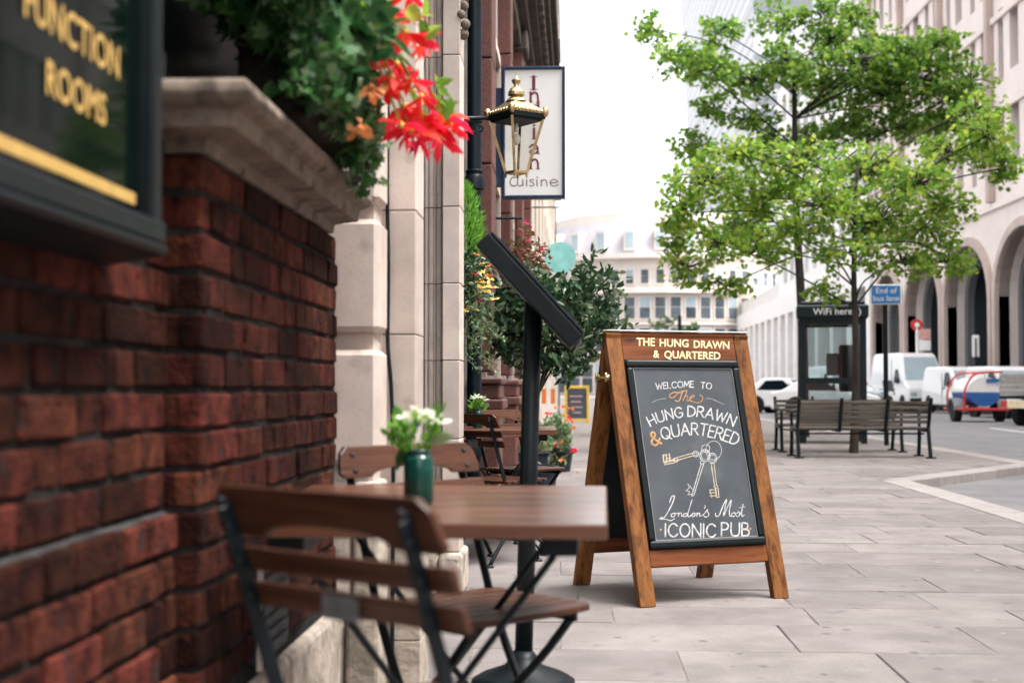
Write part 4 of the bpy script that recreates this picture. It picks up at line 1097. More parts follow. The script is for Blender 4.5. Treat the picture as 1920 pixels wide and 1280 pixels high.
put_text('bus lane', M['sign_white'], bl, lambda a, b: (a, -.079, 2.442 + b), .135, .0005, 'CENTER')

# ================================================================== A-BOARD
FL, FR_, BL_, BR_ = atZ(1214, 1137), atZ(1457, 1123), atZ(1068, 1097), atZ(1303, 1087)
rz = R(23.5); ax = Vector((math.cos(rz), math.sin(rz), 0)); ay = Vector((-ax.y, ax.x, 0)); ctr = FL + ax * .343 + ay * .368
bd = thing('pavement_sign', 'wooden A-frame chalkboard sign standing on the pavement in the middle of the picture', 'pavement sign', (ctr.x, ctr.y, 0), rz)
BMx = mtx((ctr.x, ctr.y, 0), rz); BI = BMx.inverted()
HW, SP, HT, LW, TH = .343, .368, 1.238, .078, .042    # half width (leg centres), half spread, height
SL = math.hypot(SP, HT)
def fr_pt(s):
    """s = -1 front leaf, +1 back leaf; returns fn(u, v, d): across, down the slope from the top, out of the face"""
    tdir = Vector((0, s * SP, -HT)).normalized(); nrm = Vector((0, s * HT, SP)).normalized()
    top = Vector((0, s * .012, HT))
    return lambda u, v, d: top + Vector((u, 0, 0)) + tdir * v + nrm * d
def plank(fn, u0, u1, v0, v1, d0, d1, name, matl, parent, bevel=.005, cut=None):
    p = [fn(u0, v1, d0), fn(u1, v1, d0), fn(u1, v1, d1), fn(u0, v1, d1), fn(u0, v0, d0), fn(u1, v0, d0), fn(u1, v0, d1), fn(u0, v0, d1)]
    if cut:                                  # foot sawn level with the ground
        for i in range(4):
            q = p[i]; d = (p[i] - p[i + 4]).normalized(); p[i] = q + d * (-q.z / d.z)
    return MB().hexa(p).build(name, matl, parent, bevel=bevel, seg=2)
for s, nm in ((-1, 'front_leaf'), (1, 'back_leaf')):
    fn = fr_pt(s)
    for sx in (-1, 1):
        plank(fn, sx * HW - LW / 2, sx * HW + LW / 2, 0, SL, -TH, 0, 'leg', M['wood_post'], bd, .004, True)
    plank(fn, -HW + LW / 2 + .001, HW - LW / 2 - .001, .001, .142, -TH + .004, -.002, 'top_rail', M['wood_rail'], bd, .003)
    plank(fn, -HW + LW / 2 + .001, HW - LW / 2 - .001, 1.04, 1.115, -TH + .004, -.002, 'bottom_rail', M['wood_rail'], bd, .003)
    if s < 0:
        f_ = plank(fn, -.302, .302, .143, 1.038, -.03, -.006, 'picture_frame', M['black'], bd, .001)
        for (a, b, c, d) in ((-.301, .301, .144, .181), (-.301, .301, 1.0, 1.037), (-.301, -.266, .1815, .9995), (.266, .301, .1815, .9995)):
            plank(fn, a, b, c, d, -.005, .016, 'moulding', M['black'], f_, .011)
        plank(fn, -.266, .266, .181, 1.0, -.0055, .0, 'chalkboard', M['chalkboard'], bd, .0005)
        for (a, b, c, d) in ((-.2655, .2655, .1815, .185), (-.2655, .2655, .996, .9995), (-.2655, -.262, .1855, .9955), (.262, .2655, .1855, .9955)):
            plank(fn, a, b, c, d, .0005, .003, 'edge_bead', M['alu'], f_, 0)
    else:
        plank(fn, -.302, .302, .143, 1.038, -.03, -.008, 'back_panel', M['black'], bd, .002)
MB().box(-HW - .036, HW + .036, -.028, .028, HT + .0005, HT + .006).build('hinge_cap', M['sign_white'], bd, bevel=.003)
# brass stay on the left side
st = MB(); xs = -HW - LW / 2 - .012; zz = 1.02
for s in (-1, 1):
    yv = s * SP * (HT - zz) / HT - s * .012
    st.lathe([(.016, -.004), (.016, .004), (.008, .012)], 10, M=Matrix.Translation((xs + .006, yv, zz)) @ Matrix.Rotation(R(-90), 4, 'Y'))
    st.tube([(xs - .004, yv, zz - .022), (xs - .004, yv, zz + .022)], .006, 6)
st.tube([(xs - .003, -SP * (HT - zz) / HT, zz), (xs - .003, SP * (HT - zz) / HT, zz - .004)], .0055, 8)
st.build('brass_stay', M['brass'], bd, smooth=True)
fn = fr_pt(-1)
pn = (BMx.to_3x3() @ Vector((0, -HT, SP))).normalized()
def on_board(d):
    P0 = BMx @ fn(0, .5, d)
    return lambda px, py: BI @ (atPlane(px, py, P0 + pn * lift(), pn))
Z5 = lambda f: (lambda a, b: f(1160 + a / 3.37, 680 + b / 3.37))
wf = Z5(on_board(.0012))
c = MB()
M['chalk_cream'] = mat('chalk_cream', (.5, .43, .32), .9, var=.3, scale=70)
def flush(name, m):
    global c
    c.build(name, M[m], bd, fix=False); c = MB()
hand_word(c, 'WELCOME', [(238, 168), (300, 162), (400, 155), (474, 154)], 38, 6, wf, .16)
flush('chalk_lettering', 'chalk')
hand_word(c, 'TO', [(518, 160), (586, 166)], 38, 6, wf, .2)
flush('chalk_lettering', 'chalk')
hand_word(c, 'HUNG', [(203, 400), (250, 378), (320, 357), (408, 341)], 64, 8.5, wf, .2)
flush('chalk_lettering', 'chalk')
hand_word(c, 'DRAWN', [(437, 337), (500, 339), (570, 350), (650, 371), (722, 400)], 64, 8.5, wf, .17)
flush('chalk_lettering', 'chalk')
hand_word(c, 'QUARTERED', [(278, 486), (350, 467), (430, 456), (510, 456), (600, 473), (680, 496), (742, 521)], 74, 8.5, wf, .15)
flush('chalk_lettering', 'chalk')
hand_word(c, 'ICONIC', [(293, 1096), (612, 1099)], 82, 9.5, wf, .2)
flush('chalk_lettering', 'chalk')
hand_word(c, 'PUB', [(650, 1091), (826, 1092)], 82, 9.5, wf, .2)
flush('chalk_lettering', 'chalk')
def sw(pts, w=7, k=6): ribbon(c, smooth(pts, k), w * .78, wf)
# London's Most, in joined script
sw([(322, 880), (335, 845), (352, 842), (340, 885), (312, 940), (288, 975), (268, 976), (262, 985), (290, 985), (330, 995), (352, 982)], 8)
sw([(352, 950), (336, 952), (332, 968), (345, 971), (358, 958), (352, 948), (368, 952), (380, 947), (376, 971), (382, 952), (396, 947), (398, 968), (410, 962)], 7)
sw([(428, 950), (414, 952), (408, 966), (420, 971), (436, 950), (455, 890), (464, 862), (448, 915), (436, 960), (445, 971), (456, 962), (470, 950), (462, 968), (474, 970), (484, 956), (474, 947), (464, 958)], 7)
sw([(488, 950), (496, 948), (492, 970), (500, 952), (512, 948), (512, 968), (524, 962)], 7)
sw([(544, 900), (548, 908), (542, 918)], 7)
sw([(530, 964), (546, 946), (562, 924), (560, 938), (570, 952), (566, 966), (552, 973), (540, 968)], 7)
flush('chalk_lettering', 'chalk')
sw([(612, 950), (616, 968), (636, 960), (660, 900), (682, 862), (672, 915), (662, 968), (690, 905), (712, 866), (700, 930), (702, 966), (712, 964)], 8)
sw([(732, 946), (716, 950), (714, 966), (728, 969), (738, 955), (730, 945), (746, 950), (758, 938), (764, 958), (752, 970), (744, 964)], 7)
sw([(766, 960), (778, 930), (786, 890), (778, 945), (780, 968), (794, 960)], 7); sw([(762, 914), (796, 908)], 6)
flush('chalk_lettering', 'chalk')
# ring and keys
def loop(cx, cy, rx, ry, w, a0=0, a1=6.4, rot=0):
    P = [(cx + rx * math.cos(t) * math.cos(rot) - ry * math.sin(t) * math.sin(rot), cy + rx * math.cos(t) * math.sin(rot) + ry * math.sin(t) * math.cos(rot)) for t in np.linspace(a0, a1, 22)]
    ribbon(c, P, w, wf)
loop(600, 552, 50, 60, 3.2); loop(545, 585, 32, 38, 5.5); loop(545, 585, 22, 27, 3); loop(592, 602, 28, 32, 5); loop(592, 602, 19, 22, 3); loop(550, 540, 26, 24, 4)
loop(486, 575, 19, 17, 4.5); loop(486, 575, 9, 8, 3); loop(528, 628, 13, 9, 4); loop(614, 780, 12, 9, 4)
ribbon(c, [(521, 636), (462, 838)], 5, wf); ribbon(c, [(537, 638), (474, 838)], 5, wf); ribbon(c, [(460, 838), (474, 838)], 5, wf)
sw([(468, 800), (436, 762), (446, 790), (422, 806), (450, 812), (436, 832), (462, 828)], 5, 2)
flush('chalk_key', 'chalk')
ribbon(c, [(585, 640), (606, 775)], 6, wf); ribbon(c, [(603, 640), (619, 775)], 5, wf); ribbon(c, [(612, 788), (618, 845)], 7, wf); ribbon(c, [(628, 790), (634, 848)], 6, wf); ribbon(c, [(618, 848), (634, 848)], 5, wf)
for yv in (800, 818, 838): ribbon(c, [(612, yv), (576, yv + 2)], 6, wf)
ribbon(c, [(576, 800), (580, 822)], 6, wf); ribbon(c, [(584, 828), (588, 848)], 6, wf)
flush('chalk_key', 'chalk_cream')
ribbon(c, [(466, 570), (348, 604)], 6, wf); ribbon(c, [(470, 586), (352, 620)], 6, wf); loop(362, 614, 14, 12, 5)
ribbon(c, [(350, 612), (288, 628)], 12, wf); ribbon(c, [(350, 630), (290, 642)], 7, wf)
for xv in (284, 303, 322): ribbon(c, [(xv, 622 - (xv - 284) * .25), (xv - 2, 582 - (xv - 284) * .2)], 9, wf)
ribbon(c, [(282, 584), (302, 580)], 7, wf); ribbon(c, [(305, 604), (330, 598)], 6, wf)
flush('chalk_key', 'chalk_cream')
sw([(392, 190), (352, 186), (324, 200), (326, 218), (350, 216), (382, 186), (420, 176), (432, 174)], 7)
sw([(404, 184), (394, 210), (384, 236), (366, 244), (360, 236)], 7)
sw([(432, 180), (418, 212), (406, 240), (420, 214), (436, 208), (432, 236), (440, 240), (458, 222), (476, 212), (470, 204), (454, 214), (450, 236), (468, 244), (500, 252), (526, 240), (530, 214), (512, 204)], 6)
flush('orange_lettering', 'chalk_orange')
hand_word(c, '&', [(212, 524), (268, 510)], 84, 12, wf, .1, 1.0)
flush('orange_lettering', 'chalk_orange')
ribbon(c, [(266, 1052), (267, 1053)], 13, wf)
flush('orange_dot', 'chalk_orange')
ribbon(c, [(831, 1047), (832, 1048)], 13, wf)
flush('orange_dot', 'chalk_orange')
sw([(214, 250), (240, 236), (280, 226), (300, 226)], 2.5); flush('chalk_flourish', 'chalk'); sw([(548, 226), (580, 226), (630, 246), (664, 262)], 2.5); flush('chalk_flourish', 'chalk')
# painted heading on the top rail
hf0 = on_board(.0002)
for word, (x0, y0), (x1, y1), hh in (('THE', (366, 258), (604, 262), 106), ('HUNG', (664, 268), (1036, 276), 100), ('DRAWN', (1102, 284), (1560, 300), 98), ('&', (582, 412), (662, 412), 100), ('QUARTERED', (724, 418), (1446, 438), 100)):
    vs, fs = font_mesh(word, 1.0, .022)
    xm, ym = max(v.x for v in vs), max(v.y for v in vs if True); xn = min(v.x for v in vs); yn = min(v.y for v in vs)
    cap = .73
    def hf(v):
        t = (v.x - xn) / (xm - xn); zx, zy = x0 + (x1 - x0) * t, y0 + (y1 - y0) * t - v.y / cap * hh
        return hf0(1140 + zx / 6.857, 610 + zy / 6.857)
    MB().add([hf(v) for v in vs], fs).build('painted_heading', M['cream_paint'], bd, fix=False)

# ================================================================== CHAIRS AND TABLES
def make_chair(label, loc, rz):
    """local: faces +Y, origin on the ground below the seat middle"""
    t = thing('folding_chair', label, 'chair', loc, rz, 'folding wooden slat chairs')
    def py(z): return -.14 - (z - .46) * .37
    for s in (-1, 1):
        x = s * .178
        MB().bar((x, py(.80) - .012, .80), (x, py(.44) - .012, .44), .008, .026, (0, 1, .3)).build('back_post', M['iron'], t, bevel=.002)
        MB().tube(smooth([(x, py(.45) - .012, .45), (x, -.06, .28), (x, .06, .12), (x, .13, .012)], 4), .011, 8).lathe([(.024, 0), (.024, .008), (.012, .018)], 12, (x, .13, 0)).build('front_leg', M['iron'], t, smooth=True)
        xi = s * .155
        MB().tube(smooth([(xi, .16, .425), (xi, .06, .32), (xi, -.12, .16), (xi, -.25, .012)], 4), .011, 8).lathe([(.024, 0), (.024, .008), (.012, .018)], 12, (xi, -.25, 0)).build('rear_leg', M['iron'], t, smooth=True)
        MB().bar((xi, -.15, .435), (xi, .18, .435), .012, .022).build('seat_rail', M['iron'], t)
    MB().tube([(-.178, .06, .12), (.178, .06, .12)], .007, 6).build('stretcher', M['iron'], t)
    MB().tube([(-.155, -.12, .16), (.155, -.12, .16)], .007, 6).build('stretcher', M['iron'], t)
    MB().tube([(-.17, .0, .225), (.17, .0, .225)], .006, 6).build('pivot_rod', M['iron'], t)
    def slat(poly, nm):
        th = .016
        f = lambda a, z, h: (a, py(z) + h, z)
        o = MB().prism(poly, 0.001, th, f).build(nm, M['wood_seat'], t, bevel=.003, seg=2); return o
    top = [(-.212, .81)] + [(-.212 + .02, .828), (.192, .828), (.212, .81), (.222, .762), (.21, .752)]
    top += [(.11 * math.cos(g) + .02 * math.copysign(1, math.cos(g)), .752 + .024 * math.sin(g)) for g in np.linspace(.05, math.pi - .05, 9)] + [(-.21, .752), (-.222, .762)]
    r1 = slat(top, 'top_slat'); r2 = slat([(-.224, .7), (.224, .7), (.224, .736), (-.224, .736)], 'back_slat'); r3 = slat([(-.226, .646), (.226, .646), (.226, .683), (-.226, .683)], 'back_slat')
    MB().box(-.035, .035, py(.665) - .004, py(.665) - .001, .644, .685).build('maker_plate', M['plate_grey'], t)
    for par, z in ((r1, .808), (r1, .77), (r2, .718), (r3, .664)):
        for s in (-1, 1):
            m = MB()
            m.lathe([(.0075, 0), (.006, .003), (.002, .005)], 8, M=Matrix.Translation((s * .178, py(z) + .0165, z)) @ Matrix.Rotation(R(-90), 4, 'X'))
            m.tube([(s * .178, py(z) - .016, z), (s * .178, py(z) + .017, z)], .003, 6)
            m.lathe([(.006, 0), (.005, .004)], 8, M=Matrix.Translation((s * .178, py(z) - .0165, z)) @ Matrix.Rotation(R(90), 4, 'X'))
            m.build('bolt', M['bolt'], par)
    for k in range(7):
        y0 = -.165 + k * .052
        P = [(-.205, y0), (.205, y0), (.205, y0 + .042), (-.205, y0 + .042)]
        if k == 6: P = [(-.205, y0), (.205, y0), (.205, y0 + .02), (.185, y0 + .05), (.13, y0 + .062), (-.13, y0 + .062), (-.185, y0 + .05), (-.205, y0 + .02)]
        MB().prism(P, .447, .463, lambda a, b, h: (a, b, h)).build('seat_slat', M['wood_seat'], t, bevel=.004, seg=2)
    return t
def ang(fx, fy): return math.atan2(-fx, fy)
def seat_at(mid, f): return (mid[0] + f[0] * .27, mid[1] + f[1] * .27, 0)
f1 = (.58, .815); f2 = (.71, -.70)
ch = make_chair('wooden slat folding chair seen from behind, nearest to the camera', seat_at((-.362, 1.83), f1), ang(*f1))
copy_tree(ch, 'wooden slat folding chair on the far side of the nearest table, beside the stone pier', seat_at((-.43, 3.36), f2), ang(*f2))
f3 = (.62, .78); f4 = (.71, -.70)
copy_tree(ch, 'wooden slat folding chair with its back to us at the far table', seat_at((-.60, 7.3), f3), ang(*f3))
copy_tree(ch, 'wooden slat folding chair behind the far table, front towards us', seat_at((-.53, 8.75), f4), ang(*f4))
def make_table(label, loc, rz):
    t = thing('cafe_table', label, 'table', loc, rz, 'wooden cafe tables')
    nb = 6; w = .70 / nb
    for k in range(nb):
        MB().box(-.35, .35, -.35 + k * w + .0004, -.35 + (k + 1) * w - .0004, .702, .731).build('top_board', M['wood_table'], t, bevel=.0035, seg=2)
    for x in (-.26, .26): MB().box(x - .035, x + .035, -.3, .3, .664, .7015).build('batten', M['black'], t, bevel=.003)
    for s in (-1, 1):
        y = s * .27
        MB().tube(smooth([(.25, y, .662), (.1, y, .46), (-.1, y, .2), (-.27, y, .014)], 4), .007, 8).lathe([(.02, 0), (.02, .008), (.008, .018)], 12, (-.27, y, 0)).build('leg', M['iron'], t, smooth=True)
        y = s * .235
        MB().tube(smooth([(-.25, y, .662), (-.1, y, .46), (.1, y, .2), (.27, y, .014)], 4), .007, 8).lathe([(.02, 0), (.02, .008), (.008, .018)], 12, (.27, y, 0)).build('leg', M['iron'], t, smooth=True)
    for x, y, z in ((-.2, .27, .1), (.2, .235, .1), (.0, .25, .34)): MB().tube([(x, -y, z), (x, y, z)], .008, 6).build('stretcher', M['iron'], t)
    return t
tb = make_table('polished wooden cafe table nearest to the camera against the brick wall', (-.285, 2.83, 0), R(-1.2))
tb.rotation_euler = (R(1.6), 0, R(-1.2))
copy_tree(tb, 'wooden cafe table further along the pub front', (-.47, 8.0, 0), R(2))

# ================================================================== FUNCTION ROOMS SIGN
sg = thing('wall_sign', 'black glazed sign with gold FUNCTION ROOMS lettering on the brick wall', 'sign')
SXF = -.685
MB().box(-.76, SXF - .012, 1.2, 2.087, 1.24, 2.2).build('panel', M['sign_glass'], sg)
fr = MB().box(-.76, SXF + .012, 2.088, 2.135, 1.19, 2.25).box(-.76, SXF + .02, 1.1, 2.1355, 1.2, 1.239).box(-.762, SXF + .005, 1.1, 1.199, 1.24, 2.25)
fr.prism([(-.765, 1.165), (SXF - .02, 1.175), (SXF + .03, 1.185), (SXF + .03, 1.199), (-.765, 1.199)], 1.1, 2.12, lambda a, b, h: (a, h, b))
fr.build('frame', M['black'], sg, bevel=.006)
MB().box(SXF - .0115, SXF - .009, 1.55, 2.065, 1.258, 1.276).build('gold_line', M['gold'], sg)
def wt(y0, z0): return lambda a, b: (SXF - .0095, y0 + a, z0 + b)
put_text('FUNCTION', M['gold'], sg, wt(1.632, 1.44), .069, .0012, spacing=1.02)
put_text('ROOMS', M['gold'], sg, wt(1.705, 1.357), .065, .0012)

# cable down the stone pier
ca = MB().tube(smooth([tuple(atY(728, -40, 4.072)), tuple(atY(727, 150, 4.072)), tuple(atY(726, 350, 4.07)), tuple(atY(728, 500, 4.068)), tuple(atY(727, 640, 4.066)), tuple(atY(733, 720, 4.068)), tuple(atY(737, 830, 4.072)), tuple(atY(737, 960, 4.072)), (-.56, 4.06, .02)], 5), .0065, 8).build('cable', M['black'], smooth=True)
tag(ca, 'thin black cable hanging down the pale stone pier', 'cable')

# ================================================================== WINDOW BOX WITH BEGONIAS AND IVY
wbx = thing('window_box', 'window box of trailing ivy and red begonias on the stone ledge', 'planter', (-.66, 2.95, 1.543))
MB().prism([(-.07, .0), (.07, .0), (.125, .15), (.13, .2), (-.07, .2)], -.13, .46, lambda a, b, h: (a, h, b)).build('trough', M['coir'], wbx, bevel=.015, seg=2)
rng = np.random.default_rng(11)
pos = np.concatenate([blob(rng, (.03, y_, .30), (.17, .16, .17), 260, .3) for y_ in (-.28, -.15, -.02, .15, .35)] + [blob(rng, (.0, y_, .52), (.16, .2, .17), 240, .3) for y_ in (-.3, .0, .3)])
leaf_mesh('ivy_foliage', M['leaf_ivy'], pos, .062, 'lobed', .35, wbx, 3)
# trailing stems
tr_pos, stems = [], MB()
for k in range(34):
    y_ = rng.uniform(-.3, .48); x_ = rng.uniform(.08, .16); L = rng.uniform(.05, .17) * (1.1 if y_ > .2 else .6)
    P = smooth([(x_ - .06, y_, .2), (x_, y_ + .01, .16), (x_ + rng.uniform(0, .03), y_ + rng.uniform(-.02, .04), .12 - L * .5), (x_ + rng.uniform(-.01, .03), y_ + rng.uniform(-.03, .06), .12 - L)], 5)
    stems.tube(P, .0018, 4, caps=False)
    for p in P[3:]: tr_pos += [np.array(p) + rng.normal(0, .012, 3) for _ in range(3)]
leaf_mesh('trailing_ivy', M['leaf_ivy'], tr_pos, .034, 'lobed', .2, wbx, 5)
stems.build('ivy_stem', M['leaf_ivy'], wbx)
def begonia(parent, c, r, seed, matl, n=7, name='flower', droop=.35, eye=True, shape='petal'):
    q = np.random.default_rng(seed); dirs = []
    for i in range(n):
        g_ = 2 * math.pi * i / n + q.uniform(-.3, .3); dirs.append((math.cos(g_), math.sin(g_) * .8, -droop + q.uniform(-.45, .35)))
    d = np.array(dirs); o = leaf_mesh(name, matl, np.tile(np.array(c), (n, 1)), r, shape, .5, parent, seed, dirs=d, stuff=False)
    if eye: MB().sphere(c, r * .13, 8, 5).build('flower_eye', M['bud_yellow'], o, smooth=True)
    return o
fl = [(735, 20, 3.05, .07), (760, 62, 3.1, .07), (745, 120, 3.2, .06), (790, 85, 3.25, .05), (735, 145, 3.1, .055), (770, 150, 3.15, .055), (760, 200, 3.2, .07), (790, 215, 3.25, .075), (805, 235, 3.3, .08), (770, 245, 3.2, .075), (830, 215, 3.3, .07), (825, 260, 3.35, .065), (752, 235, 3.12, .065), (720, 105, 3.1, .04), (845, 235, 3.3, .05), (790, 180, 3.2, .05), (725, 165, 3.1, .05), (765, -10, 3.1, .06)]
base = Vector((-.66, 2.95, 1.543))
fst = MB()
for i, (px, py, Y, r_) in enumerate(fl):
    c = atY(px, py, Y) - base
    begonia(wbx, tuple(c), r_ * 1.1, 100 + i, M['petal_red'], 10 + i % 3, shape='thin')
    a = Vector((.05, c.y - .12, .28)); fst.tube(smooth([tuple(a), tuple(a.lerp(c, .5) + Vector((.02, 0, .07))), tuple(c)], 4), .0028, 5, caps=False)
fst.build('flower_stem', M['leaf_light'], wbx)
for i, (px, py, Y) in enumerate(((692, 172, 3.0), (668, 245, 3.0), (706, 165, 3.05), (676, 232, 2.95))):
    begonia(wbx, tuple(atY(px, py, Y) - base), .035, 200 + i, M['petal_orange'], 6, eye=False)
for i, (px, py, Y) in enumerate(((650, 45, 2.9), (610, 25, 2.85), (690, 20, 3.0), (785, 50, 3.1), (815, 180, 3.2))):
    c = atY(px, py, Y) - base
    leaf_mesh('begonia_leaf', M['leaf_light'], blob(rng, tuple(c), (.05, .06, .04), 9), .075, 'oval', .5, wbx, 300 + i)
lp = [tuple(atY(px, py, 2.85) - base) for px, py in ((600, 140), (570, 100), (640, 110), (660, 60), (560, 60), (620, 60), (690, 90))]
leaf_mesh('begonia_leaf', M['leaf_ivy'], np.concatenate([blob(rng, p, (.06, .08, .06), 22) for p in lp]), .085, 'oval', .4, wbx, 333)

# ================================================================== BOTTLE VASES
def vase(label, loc, seed):
    t = thing('bottle_vase', label, 'vase', loc, 0, 'green bottle vases on the tables'); q = np.random.default_rng(seed)
    MB().lathe([(.0001, .0), (.027, .0), (.0315, .005), (.0315, .09), (.0295, .097), (.024, .1), (.0235, .106), (.025, .107), (.025, .112), (.02, .112), (.019, .07)], 24).build('bottle', M['bottle'], t, smooth=True)
    sp = []; dr = []; sm = MB()
    for k in range(10):
        g_ = q.uniform(0, 6.28); e = Vector((math.cos(g_) * .035, math.sin(g_) * .035, q.uniform(.14, .17)))
        sm.tube([(0, 0, .08), tuple(e)], .0012, 4)
        for _ in range(9): sp.append(np.array(e) * q.uniform(.75, 1.05) + q.normal(0, .012, 3)); dr.append((e.x * 12, e.y * 12, .6))
    sm.build('stem', M['leaf_conifer'], t)
    leaf_mesh('leaf', M['leaf_conifer'], sp, .03, 'oval', .3, t, seed, dirs=dr)
    leaf_mesh('drooping_leaf', M['leaf_ivy'], [(-.02, 0, .125), (-.018, .003, .12), (.02, -.005, .13)], .06, 'oval', .3, t, seed, dirs=[(-.5, 0, -.8), (-.3, .1, -.9), (.5, -.2, .5)])
    for i, (x, y_, z) in enumerate(((-.028, 0, .176), (.0, -.012, .188), (.03, .004, .178), (.045, -.01, .165), (.012, .02, .182), (-.012, .018, .168))):
        begonia(t, (x, y_, z), .023, seed * 10 + i, M['petal_white'], 9, 'white_flower', -.3, False)
    begonia(t, (-.006, -.03, .16), .016, seed * 10 + 9, M['petal_violet'], 8, 'violet_flower', -.6, False)
    return t
vp = atZ(785, 943, .731)
vase('green glass bottle vase with white flowers on the nearest table', (vp.x, vp.y, .732 + (vp.y - 2.83) * math.tan(R(1.6))), 5)
vase('green bottle vase with white flowers on the far table', (-.59, 8.0, .7312), 6)

# ================================================================== MENU LECTERN
le = thing('menu_stand', 'black menu lectern with sloping case on a round post behind the table', 'menu stand', (-.175, 4.42, 0))
MB().tube([(0, 0, .05), (.035, 0, 1.28)], .0295, 20).build('post', M['black'], le, smooth=True)
MB().lathe([(.17, 0), (.17, .012), (.14, .03), (.06, .06), (.045, .09), (.0295, .11)], 28).build('base', M['black'], le, smooth=True)
ca_, cb_ = Vector((-.125, 0, 1.45)), Vector((.178, 0, 1.118))
d = (cb_ - ca_).normalized(); nn = Vector((-d.z, 0, d.x)); nn = nn if nn.z > 0 else -nn
def lec(u, v, w): return ca_ + d * u + nn * w + Vector((0, v, 0))
Ln = (cb_ - ca_).length
def lbox(u0, u1, v0, v1, w0, w1, nm, matl, bevel=.004):
    return MB().hexa([lec(u0, v0, w0), lec(u1, v0, w0), lec(u1, v1, w0), lec(u0, v1, w0), lec(u0, v0, w1), lec(u1, v0, w1), lec(u1, v1, w1), lec(u0, v1, w1)]).build(nm, matl, le, bevel=bevel, seg=2)
lbox(0, Ln, -.16, .16, -.03, .028, 'case', M['black'], .005)
lbox(.004, Ln - .004, -.157, .157, .0285, .04, 'lid_frame', M['black'], .004)
lbox(.03, Ln - .03, -.13, .13, .0405, .043, 'lid_glass', M['dark_glass'], .001)
lbox(Ln + .0005, Ln + .012, -.05, .05, -.012, .012, 'lock', M['plate_grey'], .003)

# ================================================================== WALL LANTERN
lo = atY(968, 328, 7.5)
la = thing('wall_lantern', 'brass four sided lantern on a scrolled black wall bracket', 'lantern', tuple(lo), 0)
RT, RB, GH = .152, .060, .312
rot = R(84)
cor = lambda r_, z: [Vector((r_ * math.cos(rot + math.pi / 2 * k), r_ * math.sin(rot + math.pi / 2 * k), z)) for k in range(4)]
A, B = cor(RB, .012), cor(RT, GH)
for k in range(4):
    MB().bar(A[k], B[k], .014, .014, (math.cos(rot + k * math.pi / 2), math.sin(rot + k * math.pi / 2), 0)).build('corner_bar', M['brass'], la)
    MB().bar(A[k], A[(k + 1) % 4], .012, .014).build('bottom_bar', M['brass'], la)
    a, b, c_, d_ = A[k], A[(k + 1) % 4], B[(k + 1) % 4], B[k]
    MB().add([a.lerp(d_, .02) * .97, b.lerp(c_, .02) * .97, c_ * .99, d_ * .99], [(0, 1, 2, 3)]).build('glass_pane', M['lamp_glass'], la)
def sq(z0, r0, z1, r1): 
    a, b = cor(r0, z0), cor(r1, z1); return [*a, *b]
MB().hexa(sq(GH, .168, GH + .028, .17)).hexa(sq(GH - .012, .15, GH - .0005, .16)).build('eaves', M['black'], la, bevel=.003)
rf = MB().hexa(sq(GH + .029, .168, GH + .052, .15)).hexa(sq(GH + .0525, .15, GH + .105, .062))
rf.lathe([(.06, GH + .105), (.05, GH + .118), (.036, GH + .128), (.03, GH + .136), (.047, GH + .14), (.046, GH + .158), (.034, GH + .178), (.016, GH + .188), (.013, GH + .2), (.024, GH + .215), (.027, GH + .228), (.012, GH + .234), (.004, GH + .25), (.001, GH + .28)], 18)
rf.build('roof', M['brass'], la, bevel=.002)
cr = MB(); Cn = cor(.165, GH + .04)
for k in range(4):
    for q in range(9):
        p = Cn[k].lerp(Cn[(k + 1) % 4], q / 9); cr.sphere(p, .0125 if q else .021, 7, 5, (1, 1, 1.0 if q else 1.5))
cr.build('crown_ornament', M['brass'], la, smooth=True)
for k in range(4): MB().lathe([(.004, -.016), (.007, -.004), (.007, .004)], 8, tuple(cor(RB, 0)[k])).build('drop', M['brass'], la)
MB().tube([(0, 0, GH - .02), (0, 0, GH - .07)], .012, 10).sphere((0, 0, GH - .11), .026, 10, 8, (1, 1, 1.3)).build('bulb', M['sign_white'], la, smooth=True)
xw = -.87 - lo.x; za = GH + .012
arm = MB().tube([(xw, 0, za), (-.155, 0, za)], .0125, 10).tube([(xw, 0, za - .02), (-.2, 0, za - .02)], .006, 8)
arm.build('bracket_arm', M['iron'], la, smooth=True)
def spiral(cx, cz, r0, r1, a0, a1, n=22): return [(cx + (r0 + (r1 - r0) * i / n) * math.cos(a0 + (a1 - a0) * i / n), 0, cz + (r0 + (r1 - r0) * i / n) * math.sin(a0 + (a1 - a0) * i / n)) for i in range(n + 1)]
s_ = MB().tube(spiral(-.205, za - .055, .035, .006, 1.2, 8.6), .006, 6).tube(spiral(-.19, za + .03, .03, .008, 3.6, 7.5, 12), .006, 6)
s_.tube(smooth([(-.215, 0, za - .088), (-.27, 0, za - .075), (-.34, 0, za - .11), (-.42, 0, za - .16), (xw, 0, za - .3)], 5), .007, 6).tube(spiral(-.31, za - .05, .03, .006, 2, 8.5), .005, 6).tube(spiral(-.39, za - .06, .03, .006, 1, -5.5), .005, 6)
s_.build('bracket_scroll', M['iron'], la, smooth=True)

